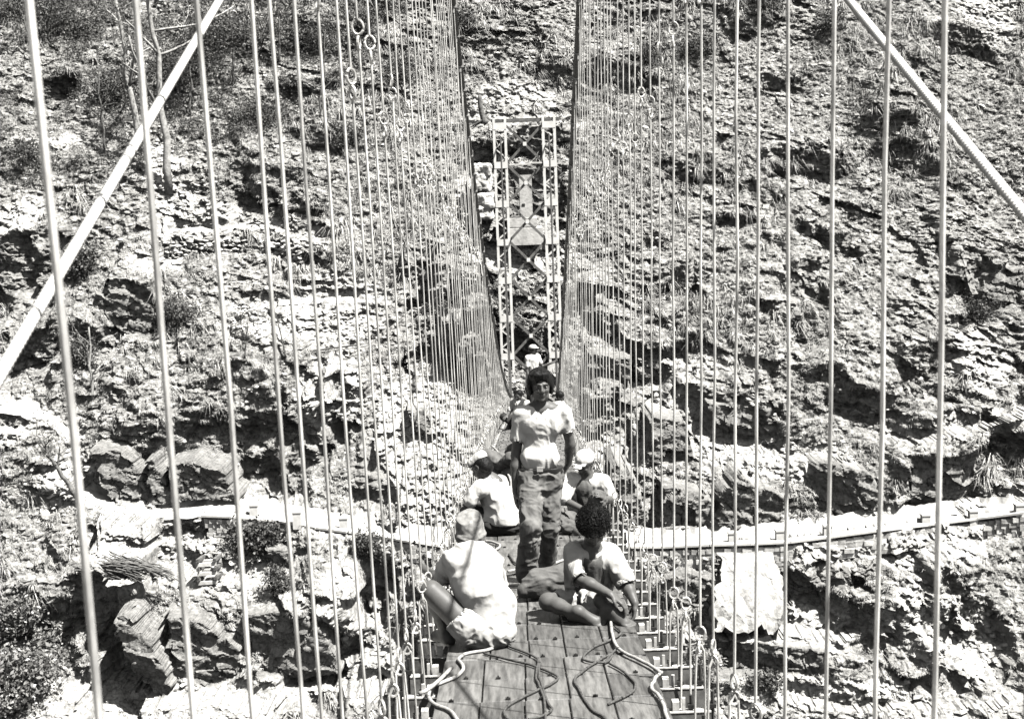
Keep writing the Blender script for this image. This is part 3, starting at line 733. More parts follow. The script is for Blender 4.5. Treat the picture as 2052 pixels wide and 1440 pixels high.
# anchor block behind the tower
AY = on(1055, 470)[1]-2.2
t = root('anchor_block', P(1055, 490, AY), 'pale concrete anchor pillar on a stepped base in a rock alcove behind the tower', 'anchor block')
def pbox(mb, x0, y0, x1, y1, Y, dep, slope=0.):
    a = P(x0, y1, Y); b = P(x1, y0, Y)
    c = (a+b)/2; c[1] = Y+dep/2; return mb.box(c, (abs(b[0]-a[0]), dep, abs(b[2]-a[2])))
mb = MB(); pbox(mb, 1043, 350, 1065, 438, AY, 2.4); mb.build('pillar', M_CONC, t)
mb = MB(); pbox(mb, 1020, 436, 1076, 456, AY-.4, 3.2); mb.build('upper_plinth', M_CONC, t)
mb = MB(); pbox(mb, 1022, 456, 1088, 492, AY-.9, 3.6); mb.build('lower_plinth', M_CONC, t)
mb = MB(); pbox(mb, 1046, 408, 1052, 413, AY-.02, .06); mb.build('bolt_hole', M_DARK, t)
for (x0, y0, x1, y1, lb) in ((948, 328, 984, 385, 'upper pale squared block on the ledge left of the tower'), (953, 388, 988, 440, 'lower pale squared block on the ledge left of the tower')):
    Yb = on((x0+x1)//2, y1)[1]-.8
    V, F = stones(np.array([0.]), np.array([0.]), np.array([0.]), np.array([1.]), np.random.default_rng(y0), (1, 1, 1))
    a = P(x0, y1, Yb); b = P(x1, y0, Yb); c = (a+b)/2
    r_ = np.random.default_rng(y0+1); mb = MB(); mb.box(c, (b[0]-a[0], 1.6, b[2]-a[2]))
    o = mb.build('boulder', M_CONC); bv = o.modifiers.new('b', 'BEVEL'); bv.width = .18; bv.segments = 2
    sb = o.modifiers.new('s', 'SUBSURF'); sb.subdivision_type = 'SIMPLE'; sb.levels = sb.render_levels = 4
    tx_ = bpy.data.textures.new('rockn', 'CLOUDS'); tx_.noise_scale = .5; dm = o.modifiers.new('d', 'DISPLACE'); dm.texture = tx_; dm.strength = .35
    tag(o, lb, 'boulder')
# dusty footpaths: real strips lying on their benches
M_PATH = mat('dusty_path', .62, .95, v2=.32, scale=1.8, bump=.02, bscale=7, detail=12)
def path_strip(pts, width, label, seed, lift=.10, name='path', front=.35):
    xs = np.array([q[0] for q in pts], float); ys = np.array([q[1] for q in pts], float); d = np.concatenate([[0], np.cumsum(np.hypot(np.diff(xs), np.diff(ys)))])
    n = int(d[-1]/6)+4; u = np.linspace(0, d[-1], n); P3 = np.array([on(np.interp(v, d, xs), np.interp(v, d, ys)) for v in u]); k = 7
    pad = np.vstack([np.repeat(P3[:1], k, 0), P3, np.repeat(P3[-1:], k, 0)]); S = np.array([pad[i:i+2*k+1].mean(0) for i in range(n)]); S[:, 0] = P3[:, 0]
    m = 7; w = np.linspace(0, 1, m); T = u/37.
    V = np.zeros((n, m, 3)); edge = .45*fbm2(T*1.7+seed, T*0, 301+seed, 4); edge2 = .7*fbm2(T*1.3+seed, T*0, 311+seed, 3)
    for j in range(m):
        yy = S[:, 1]-front+edge*(1-w[j])+(width+edge2)*w[j]
        V[:, j] = np.stack([S[:, 0], yy, S[:, 2]+lift+.10*w[j]-(.25 if j == 0 else 0)+(.25 if j == m-1 else 0)+.04*fbm2(T*3, T*0+w[j]*3, 321, 3)], -1)
    i = (np.arange(n-1)[:, None]*m+np.arange(m-1)[None]).ravel(); o = mesh_np(name, V.reshape(-1, 3), np.stack([i, i+m, i+m+1, i+1], -1), M_PATH, None, True)
    return tag(o, label, 'footpath', kind='structure')
path_strip([(165, 975), (185, 1002), (230, 1022), (300, 1033), (400, 1024), (470, 1028), (560, 1038), (700, 1060), (820, 1078), (930, 1093), (1000, 1096)], 1.5, 'pale footpath curving along the slope left of the bridge', 1)
path_strip([(1180, 1094), (1300, 1090), (1480, 1080), (1650, 1063), (1800, 1046), (1950, 1030), (2052, 1020)], 1.6, 'pale footpath running level along the slope right of the bridge', 2)
path_strip([(-5, 816), (60, 826), (110, 848), (145, 880)], 1.8, 'pale bend of the footpath at the left frame edge', 3)
path_strip([(335, 466), (400, 458), (480, 455), (500, 458)], 2.2, 'pale trail landing on top of the dry stone wall', 4)
path_strip([(560, 606), (640, 600), (720, 598)], 1.9, 'pale shelf above the slumped stone wall', 5)
# bundle of long poles lying along the terrace
a = on(360, 738); b = on(745, 694); t = root('pole_bundle', a, 'bundle of long dark poles lying on the terrace left of the bridge', 'pole bundle')
r_ = np.random.default_rng(4)
for k in range(7):
    u, v = sorted((r_.uniform(-.04, .35), r_.uniform(.6, 1.03)))
    off = np.array([0, -.5-.1*k, .10+.07*(k % 3)+r_.uniform(0, .08)])
    A = a+(b-a)*u+off; B = a+(b-a)*v+off; M = (A+B)/2+np.array([0, 0, -.12])
    s_ = np.linspace(0, 1, 9)[:, None]
    MB().tube((1-s_)**2*A+2*s_*(1-s_)*M+s_**2*B, np.linspace(.045, .03, 9), 6).build('pole', M_BRACE if k % 2 else M_BARK, t, True)
# small ladder like stack and brush pile on the lower left terrace
c = on(427, 1160); t = root('timber_stack', c, 'small crib of stacked short timbers on the bright lower terrace', 'timber stack')
for k in range(6):
    z = c[2]+.1+.22*k; ax = (1, .15) if k % 2 == 0 else (.15, 1)
    for s_ in (-.3, .3):
        q = np.array([c[0]+ax[1]*s_*1.3, c[1]-.6+ax[0]*s_, z]); d = np.array([ax[0], ax[1], 0])*.45
        MB().bar(q-d, q+d, .14, .16, (0, 0, 1)).build('timber', M_BARK if k % 2 else M_CONC, t)
c = on(262, 1140); t = root('brush_pile', c, 'dark heap of cut brushwood and long sticks on the lower left slope', 'brush pile')
mb = MB(); r_ = np.random.default_rng(8)
for k in range(170):
    u = r_.uniform(-1, 1); q = c+np.array([u*1.6, -.5+r_.uniform(-.5, .3), .05+.5*(1-u*u)*r_.random()]); d = np.array([1, r_.uniform(-.3, .3), -.30+r_.normal(0, .12)])*r_.uniform(.4, 1.1)
    mb.tube([q-d, q+d*.2+[0, 0, .05], q+d], [.03, .025, .01], 4)
mb.build('sticks', M_BARK, t)
# ------------------------------------------------------------------ trees
def limb(mb, a, d, L, r0, r, depth, out, bend=.25, kids=(2, 4)):
    n = 6; pts = [np.array(a, float)]; dd = np.array(d, float)
    for k in range(n):
        dd = dd+r.normal(0, bend/2, 3)*np.array([1, 1, .6]); dd[2] += .04; dd /= np.linalg.norm(dd); pts.append(pts[-1]+dd*L/n)
    rad = np.linspace(r0, r0*(.45 if depth else .2), n+1); mb.tube(pts, rad, 7 if depth > 1 else 4)
    if depth == 0: out.append(pts[-1]); out.append(pts[3]); return
    for k in range(r.integers(*kids)):
        i = r.integers(2, n+1); e = dd+r.normal(0, .75, 3); e[2] = abs(e[2])*.6+.12; e /= np.linalg.norm(e)
        limb(mb, pts[i], e, L*r.uniform(.45, .7), rad[i]*.62, r, depth-1, out, bend, kids)
def leaves(tips, n, size, r, spread):
    t = np.asarray(tips)[r.integers(0, len(tips), n)]+r.normal(0, spread, (n, 3))
    u = r.normal(0, 1, (n, 3)); u /= np.linalg.norm(u, axis=1)[:, None]; w = np.cross(u, r.normal(0, 1, (n, 3))); w /= np.linalg.norm(w, axis=1)[:, None]
    s = size*r.uniform(.5, 1.3, (n, 1)); V = np.stack([t-u*s, t+w*s*.5, t+u*s, t-w*s*.5], 1).reshape(-1, 3)
    return V, np.arange(n*4).reshape(-1, 4)
def tree(px, py, top, label, r0=.13, trunkm=M_BARK, crown=0, leafm=None, depth=2, seed=0, cat='tree', lean=None, kids=(3, 5), spread=.35, lsize=.10, group=None, name='tree'):
    r = np.random.default_rng(seed+px); b = on(px, py); b = b+np.array([0, -.1, -.15])
    tp = P(top[0], top[1], b[1]); H = np.linalg.norm(tp-b)
    t = root(name, b, label, cat, group); mb = MB(); tips = []
    n = 9; s_ = np.linspace(0, 1, n)[:, None]; pts = b+(tp-b)*s_+r.normal(0, H*.012, (n, 3))*np.sin(s_*3.1)
    rad = np.linspace(r0, r0*.4, n); mb.tube(pts, rad, 9)
    for k in range(kids[1]+3):
        i = r.integers(3, n); d = r.normal(0, 1, 3)*np.array([1, .8, .3]); d[2] = abs(d[2])+.45; d /= np.linalg.norm(d)
        limb(mb, pts[i], d, H*r.uniform(.22, .42), rad[i]*.6, r, depth-1, tips, kids=kids)
    mb.build('trunk', trunkm, t, True)
    if crown:
        V, Q_ = leaves(tips, crown, lsize, r, spread); mesh_np('crown', V, Q_, leafm or M_LEAF, t)
    return t
g = 'trees on the upper left slope'
tree(340, 385, (292, -60), 'slender pale tree standing at the bright trail on the upper left slope', .25, M_PALE, 1500, seed=1, group=g, kids=(2, 3), lsize=.07, spread=.3)
tree(282, 300, (228, -20), 'tall thin pale tree leaning left beside the trail tree', .22, M_PALE, 1200, seed=2, group=g, kids=(2, 3), lsize=.07, spread=.3)
tree(210, 300, (195, 120), 'small dark bare tree left of the two pale trees', .08, M_BARK, 120, seed=3, group=g, lsize=.06)
tree(187, 800, (178, 655), 'gnarled bare tree on the left terrace edge under the stay cable', .10, M_PALE, 80, seed=4, lsize=.06)
tree(490, 715, (497, 640), 'small twiggy tree standing over the left end of the pole bundle', .05, M_BARK, 500, seed=5, lsize=.06, spread=.25)
tree(575, 715, (550, 620), 'thin leaning bare sapling beside the pole bundle', .05, M_BARK, 60, seed=6, lsize=.05)
tree(155, 990, (80, 880), 'dark leaning bare tree beside the left path', .14, M_BARK, 200, seed=7, lsize=.06)
tree(100, 90, (90, -60), 'dark slim tree in the top left corner', .07, M_BARK, 900, seed=8, group=g, lsize=.08)
tree(75, 110, (20, -40), 'crooked dark tree at the left frame edge near the top', .08, M_BARK, 900, seed=14, group=g, lsize=.08)
tree(640, 240, (652, 60), 'dark slim tree among the left hanger rods near the top', .07, M_BARK, 700, seed=9, group=g, lsize=.08)
tree(470, 170, (455, -40), 'leafy dark tree right of the top of the left stay cable', .09, M_BARK, 1800, seed=10, group=g, lsize=.09, spread=.5)
tree(560, 130, (560, -60), 'leafy dark tree behind the left rods at the top edge', .09, M_BARK, 1800, seed=11, group=g, lsize=.09, spread=.5)
tree(380, 230, (385, 60), 'dark leafy tree right of the pale trail tree', .08, M_BARK, 1500, seed=15, group=g, lsize=.09, spread=.5)
tree(1585, 215, (1560, 90), 'bare dark shrubby tree on the upper right slope', .05, M_BARK, 100, seed=12, lsize=.05)
tree(1350, 230, (1335, 120), 'thin bare tree behind the right hanger rods near the top', .05, M_BARK, 80, seed=13, lsize=.05)
# stump above the tower
b = on(973, 244); tp = P(962, 190, b[1]); t = root('tree_stump', b, 'dark broken tree stump on the slope above the left tower leg', 'tree stump')
MB().tube(b+(tp-b)*np.linspace(-.1, 1, 8)[:, None]+np.array([.12, 0, 0])*np.sin(np.linspace(0, 3, 8))[:, None]*-1, [.36, .24, .19, .17, .16, .15, .14, .10], 9).build('trunk', M_BARK, t, True)
mb = MB()
for a in (-1, -.3, .5, 1.1): mb.tube([b+[0, 0, .25], b+[a*.35, -.1, .02], b+[a*.8, -.25, -.25]], [.13, .09, .04], 6)
mb.build('roots', M_BARK, t, True)
# ------------------------------------------------------------------ bushes
def bush(px, py, rx, rz, n, label, m=M_LEAF, size=.09, group='bushes on the slope', seed=0):
    r = np.random.default_rng(px*3+py+seed); b = on(px, py); sc = b[1]/FPX; rx *= sc; rz *= sc
    t = root('bush', b, label, 'bush', group); mb = MB(); tips = []
    for k in range(9):
        d = r.normal(0, 1, 3); d[2] = abs(d[2])+.3; d[1] = -abs(d[1])*.6; d /= np.linalg.norm(d)
        limb(mb, b+[r.uniform(-.3, .3)*rx, 0, 0], d*np.array([1, 1, 1]), (rx+rz)*.55, .03, r, 1, tips, .5, (2, 4))
    mb.build('stems', M_BARK, t, True)
    c = r.normal(0, 1, (26, 3)); c /= np.linalg.norm(c, axis=1)[:, None]; c = c*r.uniform(.35, 1.0, (26, 1))*np.array([rx, .55*rx, rz])+b+[0, -.3*rx, rz*.6]
    V, Q_ = leaves(list(c)+tips[:10], n, size, r, (rx+rz)*.13); mesh_np('foliage', V, Q_, m, t); return t
BU = [(45,1395,80,60,9000,'large glossy leafed bush in the lower left corner',M_LEAF2,.13),(105,1330,50,30,2500,'small glossy leafed bush just above the corner bush',M_LEAF2,.11),
 (30,1250,40,40,2600,'pale leafy bush at the left frame edge below the path',M_LEAF2,.10),(515,1100,42,34,4500,'dark round bush under the parapet wall left of the bridge',M_LEAF,.10),
 (150,545,42,30,3500,'dark bush just right of the left stay cable',M_LEAF,.09),(560,1180,40,22,1800,'low bush on the terrace right of the timber stack',M_LEAF,.08),
 (170,720,30,30,1500,'small bush under the gnarled bare tree',M_LEAF,.08),(360,640,45,24,2200,'dark bush at the rock overhang left of the slumped wall',M_LEAF,.08),
 (640,100,55,35,3200,'bush behind the left rods near the top edge',M_LEAF,.08),(440,90,60,45,4200,'broad dark bush right of the left stay cable top',M_LEAF,.08),
 (350,170,50,35,3200,'dark bush between the pale trail tree and the stay cable',M_LEAF,.08),(150,60,70,45,4500,'broad dark bush in the upper left woods',M_LEAF,.08),
 (40,30,50,35,3000,'bush in the top left corner',M_LEAF,.08),(230,200,50,35,3000,'dark bush at the feet of the pale trees',M_LEAF,.08),
 (520,250,50,35,2600,'dark bush on the slope above the dry stone wall',M_LEAF,.07),(730,60,40,30,2400,'bush behind the dense left rods at the top edge',M_LEAF,.07),
 (810,160,40,30,2000,'dark bush behind the dense left rods right of the eyelets',M_LEAF,.07),(935,60,26,22,1400,'dark bush just right of the left main cable at the top',M_LEAF,.08),
 (1390,110,45,30,2600,'dark bush behind the right rods near the top',M_LEAF,.07),(1300,130,40,28,2000,'dark bush next to the right main cable near the top',M_LEAF,.07),
 (1525,20,45,25,2400,'dark bush at the top edge right of the bridge',M_LEAF,.07),(1660,60,45,24,2000,'dark bush left of the right stay cable top',M_LEAF,.07),
 (1380,1350,50,28,2600,'low leafy bush below the concrete buttress',M_LEAF2,.09),(1530,1375,40,18,1500,'small twiggy bush under the dark rock band',M_LEAF,.08),
 (700,290,40,26,1800,'dark bush low among the left rods beside the eyelets',M_LEAF,.07),(1960,640,45,30,1700,'dark bush at the right frame edge under the overhang',M_LEAF,.07),
 (60,320,50,26,1800,'dark bush at the left frame edge halfway up',M_LEAF,.07),(740,1110,40,30,2200,'shrub below the parapet wall behind the left rods',M_LEAF,.08)]
for i, a in enumerate(BU): bush(*a[:6], m=a[6], size=a[7], seed=i)
# ------------------------------------------------------------------ people: signed distance bodies turned into one continuous surface each
def unit(v): v = np.asarray(v, float); return v/(np.linalg.norm(v)+1e-12)
class SDF:
    def __init__(s): s.p = []
    def cap(s, a, b, ra, rb, k=.02, flat=None, fl=1., op='u'):
        s.p.append(('c', np.asarray(a, float), np.asarray(b, float), ra, rb, k, None if flat is None else unit(flat), fl, op)); return s
    def ell(s, c, r, ax=None, k=.02, op='u'):
        s.p.append(('e', np.asarray(c, float), np.asarray(r, float), np.eye(3) if ax is None else np.asarray(ax, float), 0, k, None, 1, op)); return s
    def plane(s, c, n): s.p.append(('p', np.asarray(c, float), unit(n), 0, 0, 0, None, 1, 'i')); return s
    def mesh(s, h):
        lo = np.full(3, 1e9); hi = np.full(3, -1e9)
        for q in s.p:
            if q[0] == 'p' or q[8] == 's': continue
            pts = (q[1], q[2]) if q[0] == 'c' else (q[1],); m = max(q[3], q[4]) if q[0] == 'c' else max(q[2])
            for t in pts: lo = np.minimum(lo, t-m-.03); hi = np.maximum(hi, t+m+.03)
        n = np.ceil((hi-lo)/h).astype(int)+1; F = np.full(n, .5, np.float32)
        X = [lo[i]+h*np.arange(n[i]) for i in range(3)]
        for q in s.p:
            if q[0] == 'p':
                g = (X[0][:, None, None]-q[1][0])*q[2][0]+(X[1][None, :, None]-q[1][1])*q[2][1]+(X[2][None, None]-q[1][2])*q[2][2]
                F = np.maximum(F, g.astype(np.float32)); continue
            if q[0] == 'c': m = max(q[3], q[4])*max(1, q[7]); a = np.minimum(q[1], q[2])-m; b = np.maximum(q[1], q[2])+m
            else: m = max(q[2]); a = q[1]-m; b = q[1]+m
            pad = q[5]+.035; i0 = np.clip(((a-pad-lo)/h).astype(int), 0, n-1); i1 = np.clip(((b+pad-lo)/h).astype(int)+2, 1, n)
            sl = tuple(slice(i0[i], i1[i]) for i in range(3))
            G_ = np.stack(np.meshgrid(*[X[i][sl[i]] for i in range(3)], indexing='ij'), -1)
            if q[0] == 'c':
                ba = q[2]-q[1]; v = G_-q[1]; t = np.clip((v@ba)/(ba@ba+1e-12), 0, 1); w = v-t[..., None]*ba
                if q[6] is not None: w = w+q[6]*((w@q[6])*(1/q[7]-1))[..., None]
                d = np.sqrt((w*w).sum(-1))-(q[3]+(q[4]-q[3])*t)
            else:
                v = (G_-q[1])@q[3].T; e = np.sqrt(((v/q[2])**2).sum(-1)); g2 = np.sqrt(((v/q[2]**2)**2).sum(-1))+1e-9
                d = e*(e-1)/g2
            f = F[sl]; k = max(q[5], 1e-4)
            if q[8] == 'u':
                hh = np.clip(.5+.5*(f-d)/k, 0, 1); F[sl] = (f+(d-f)*hh)-k*hh*(1-hh)
            else:
                d = -d; hh = np.clip(.5-.5*(f-d)/k, 0, 1); F[sl] = (f+(d-f)*hh)+k*hh*(1-hh)
        return surfnets(F, lo, h)
def surfnets(F, lo, h):
    S = F < 0; n = F.shape; c = np.zeros(tuple(k-1 for k in n), np.int16); o8 = [(a, b, d) for a in (0, 1) for b in (0, 1) for d in (0, 1)]
    def sl(o, A): return A[o[0]:n[0]-1+o[0], o[1]:n[1]-1+o[1], o[2]:n[2]-1+o[2]]
    for o in o8: c += sl(o, S)
    act = (c > 0) & (c < 8); idx = np.argwhere(act); num = np.full(c.shape, -1, np.int64); num[act] = np.arange(len(idx))
    acc = np.zeros((len(idx), 3)); cnt = np.zeros(len(idx))
    for o in o8:
        for ax in range(3):
            if o[ax]: continue
            o2 = list(o); o2[ax] = 1
            fa = F[idx[:, 0]+o[0], idx[:, 1]+o[1], idx[:, 2]+o[2]]; fb = F[idx[:, 0]+o2[0], idx[:, 1]+o2[1], idx[:, 2]+o2[2]]
            m = (fa < 0) != (fb < 0); t = np.where(m, fa/np.where(m, fa-fb, 1), 0)
            p = np.tile(np.array(o, float), (len(idx), 1)); p[:, ax] = t
            acc += p*m[:, None]; cnt += m
    V = lo+h*(idx+acc/cnt[:, None]); Q = []
    for ax in range(3):
        u, v = [(1, 2), (2, 0), (0, 1)][ax]
        A = [slice(None)]*3; B = [slice(None)]*3; A[ax] = slice(0, n[ax]-1); B[ax] = slice(1, n[ax])
        a = S[tuple(A)]; b = S[tuple(B)]; e = np.argwhere(a != b)
        e = e[(e[:, u] > 0) & (e[:, v] > 0) & (e[:, u] < n[u]-1) & (e[:, v] < n[v]-1)]
        ins = a[e[:, 0], e[:, 1], e[:, 2]]
        du = np.eye(3, dtype=int)[u]; dv = np.eye(3, dtype=int)[v]
        g = lambda q: num[q[:, 0], q[:, 1], q[:, 2]]
        q4 = np.stack([g(e-du-dv), g(e-dv), g(e), g(e-du)], -1)
        q4[~ins] = q4[~ins][:, ::-1]; Q.append(q4)
    Q = np.concatenate(Q); return V, Q[(Q >= 0).all(1)]
def vnorm(V, Q):
    n = np.cross(V[Q[:, 2]]-V[Q[:, 0]], V[Q[:, 3]]-V[Q[:, 1]]); N = np.zeros_like(V)
    for k in range(4): np.add.at(N, Q[:, k], n)
    return N/(np.linalg.norm(N, axis=1)[:, None]+1e-12)
def cloth(V, Q, amp, scale, seed, stretch=(1, 1, .35), ridge=True):
    N = vnorm(V, Q); q = (V-V.mean(0))*np.array(stretch)/scale
    w = q+.5*np.stack([vn3(q*.7+9, seed+5), vn3(q*.7-4, seed+6), vn3(q*.7, seed+7)], -1)
    a = vn3(w, seed); b = vn3(w*2.1+3, seed+1); c = vn3(w*4.3+5, seed+2)
    if ridge: d = (1-np.abs(a)*2.4)*.7+(1-np.abs(b)*2.2)*.35+.12*c
    else: d = a*.7+b*.3+.15*c
    return V+N*(amp*d)[:, None]
def part(name, sdf, m, parent, h=.007, fold=None, seed=0, post=None):
    V, Q = sdf.mesh(h)
    if fold: V = cloth(V, Q, fold[0], fold[1], seed, *(fold[2:] or ()))
    return mesh_np(name, V, Q, m, parent, True)
SK = dict(v2=None)
M_SKIN = mat('skin_brown', .11, .5, spread=.12, scale=30, bump=.0004, bscale=220, spec=.35)
M_HAIR = mat('black_hair', .009, .5, spread=.3, scale=120, bump=.003, bscale=160, spec=.15)
M_WHITE = mat('white_cotton', .84, .9, v2=.66, scale=5, bump=.0012, bscale=60)
M_OFFW = mat('worn_pale_cotton', .50, .9, spread=.15, scale=9, bump=.0012, bscale=60)
M_JEAN = mat('faded_denim', .24, .9, v2=.10, scale=7, bump=.001, bscale=260, stretch=(1, 1, .5))
M_DCLOTH = mat('dark_cloth', .03, .9, spread=.3, scale=14, bump=.002, bscale=70)
M_MCLOTH = mat('grey_cloth', .13, .9, spread=.25, scale=12, bump=.002, bscale=70)
M_TOPI = mat('patterned_cap_cloth', .34, .9, v2=.18, scale=28, bump=.001, bscale=100)
M_BELT = mat('dark_leather', .02, .4)
M_EYE = mat('eye', .5, .2)
def hand(s, wr, d, pn, curl=.5, sc=1., thumb=1):
    """palm and five separate bent fingers; d along the hand, pn palm normal (fingers close towards it)"""
    d = unit(d); pn = unit(np.asarray(pn, float)-d*(np.asarray(pn, float)@d)); sd_ = np.cross(d, pn)*thumb
    pc = wr+d*.045*sc
    s.cap(wr, wr+d*.03*sc, .026*sc, .030*sc, .02, pn, .6); s.cap(pc+sd_*.018*sc, pc+d*.04*sc+sd_*.022*sc, .020*sc, .016*sc, .02, pn, .75)
    s.cap(pc-sd_*.018*sc, pc+d*.036*sc-sd_*.024*sc, .020*sc, .015*sc, .02, pn, .75)
    for i, (o, L) in enumerate(((.030, .068), (.010, .078), (-.011, .072), (-.031, .058))):
        a = pc+d*.040*sc+sd_*o*sc; ang = curl*(.75+.12*i); dd = d
        for j, (fr, rr) in enumerate(((.45, .0098), (.32, .0088), (.23, .0078))):
            ang_j = ang*(1 if j else .6); dd = unit(dd*math.cos(ang_j)+(pn*math.cos(ang_j*0)*math.sin(ang_j)))
            b = a+dd*L*fr*sc*1.12; s.cap(a, b, rr*sc, rr*.93*sc, .004); a = b
    t0 = wr+d*.020*sc+sd_*.024*sc; t1 = t0+unit(d*.7+sd_*.75+pn*.3)*.038*sc; t2 = t1+unit(d*.9+sd_*.2+pn*.5)*.030*sc
    s.cap(t0, t1, .014*sc, .011*sc, .010); s.cap(t1, t2, .0105*sc, .009*sc, .004)
def headsdf(s, c, f, u, sc=1.):
    f = unit(f); u = unit(np.asarray(u, float)-f*(np.asarray(u, float)@f)); r_ = np.cross(f, u); A = np.array([r_, f, u])
    q = lambda x, y, z: c+(r_*x+f*y+u*z)*sc
    s.ell(q(0, -.012, .030), np.array([.073, .092, .085])*sc, A, .02)
    s.ell(q(0, .022, -.020), np.array([.060, .066, .080])*sc, A, .03)
    s.cap(q(-.032, .040, -.072), q(.032, .040, -.072), .024*sc, .024*sc, .03); s.ell(q(0, .068, -.088), np.array([.018, .016, .014])*sc, A, .015)
    for e in (-1, 1):
        s.ell(q(e*.036, .070, -.020), np.array([.020, .016, .015])*sc, A, .015)       # cheek
        s.cap(q(e*.014, .087, .030), q(e*.048, .074, .028), .0085*sc, .006*sc, .010)       # brow ridge
        s.ell(q(e*.031, .092, .010), np.array([.016, .012, .011])*sc, A, .010, 's')    # eye socket
        s.ell(q(e*.031, .0745, .010), np.array([.0135, .012, .0095])*sc, A, .003)
        s.ell(q(e*.078, -.005, .005), np.array([.010, .020, .032])*sc, A, .008)
        s.ell(q(e*.083, .004, .004), np.array([.006, .011, .018])*sc, A, .006, 's')
    s.cap(q(0, .088, .022), q(0, .106, -.018), .0075*sc, .0125*sc, .010)
    s.ell(q(-.012, .096, -.022), np.array([.009, .010, .008])*sc, A, .006); s.ell(q(.012, .096, -.022), np.array([.009, .010, .008])*sc, A, .006)
    s.cap(q(-.018, .083, -.047), q(.018, .083, -.047), .0062*sc, .0062*sc, .006); s.cap(q(-.015, .082, -.057), q(.015, .082, -.057), .0072*sc, .0072*sc, .006)
    s.cap(q(-.022, .093, -.052), q(.022, .093, -.052), .0028*sc, .0028*sc, .003, None, 1, 's')
    return q, A
def foot(s, an, d, up=(0, 0, 1), sc=1.):
    d = unit(d); up = unit(up); sd_ = np.cross(d, up)
    he = an-d*.035*sc-up*.055*sc; ball = an+d*.115*sc-up*.065*sc
    s.cap(an, he, .036*sc, .032*sc, .03); s.cap(he, ball, .030*sc, .028*sc, .03, sd_, 1.25); s.cap(an+d*.02*sc-up*.01*sc, ball, .034*sc, .026*sc, .03)
    for i, o in enumerate((-.034, -.016, 0, .016, .032)):
        a = ball+sd_*o*sc*1.0; s.cap(a, a+d*(.060-.006*abs(i-1))*sc-up*.004, (.0135 if i else .017)*sc, .0105*sc, .008)
def chain(s, pts, rs, k=.025):
    for i in range(len(pts)-1): s.cap(pts[i], pts[i+1], rs[i], rs[i+1], k)
def lerp(a, b, t): return np.asarray(a)*(1-t)+np.asarray(b)*t
def eyes(q, A, t, sc=1.):
    for e in (-1, 1):
        s = SDF(); s.ell(q(e*.031, .0775, .010), np.array([.0105, .0095, .0065])*sc, A); V, Q_ = s.mesh(.0015); mesh_np('eye', V, Q_, M_EYE, t, True)
        s = SDF(); s.ell(q(e*.031, .0865, .010), np.array([.0048, .003, .005])*sc, A); V, Q_ = s.mesh(.001); o = mesh_np('pupil', V, Q_, M_HAIR, t, True)
        s = SDF(); s.cap(q(e*.014, .0955, .029), q(e*.048, .081, .031), .0042*sc, .0028*sc, .004); V, Q_ = s.mesh(.002); mesh_np('eyebrow', V, Q_, M_HAIR, t, True)
Z = np.array([0, 0, 1.]); TOCAM = np.array([0, -1., 0])
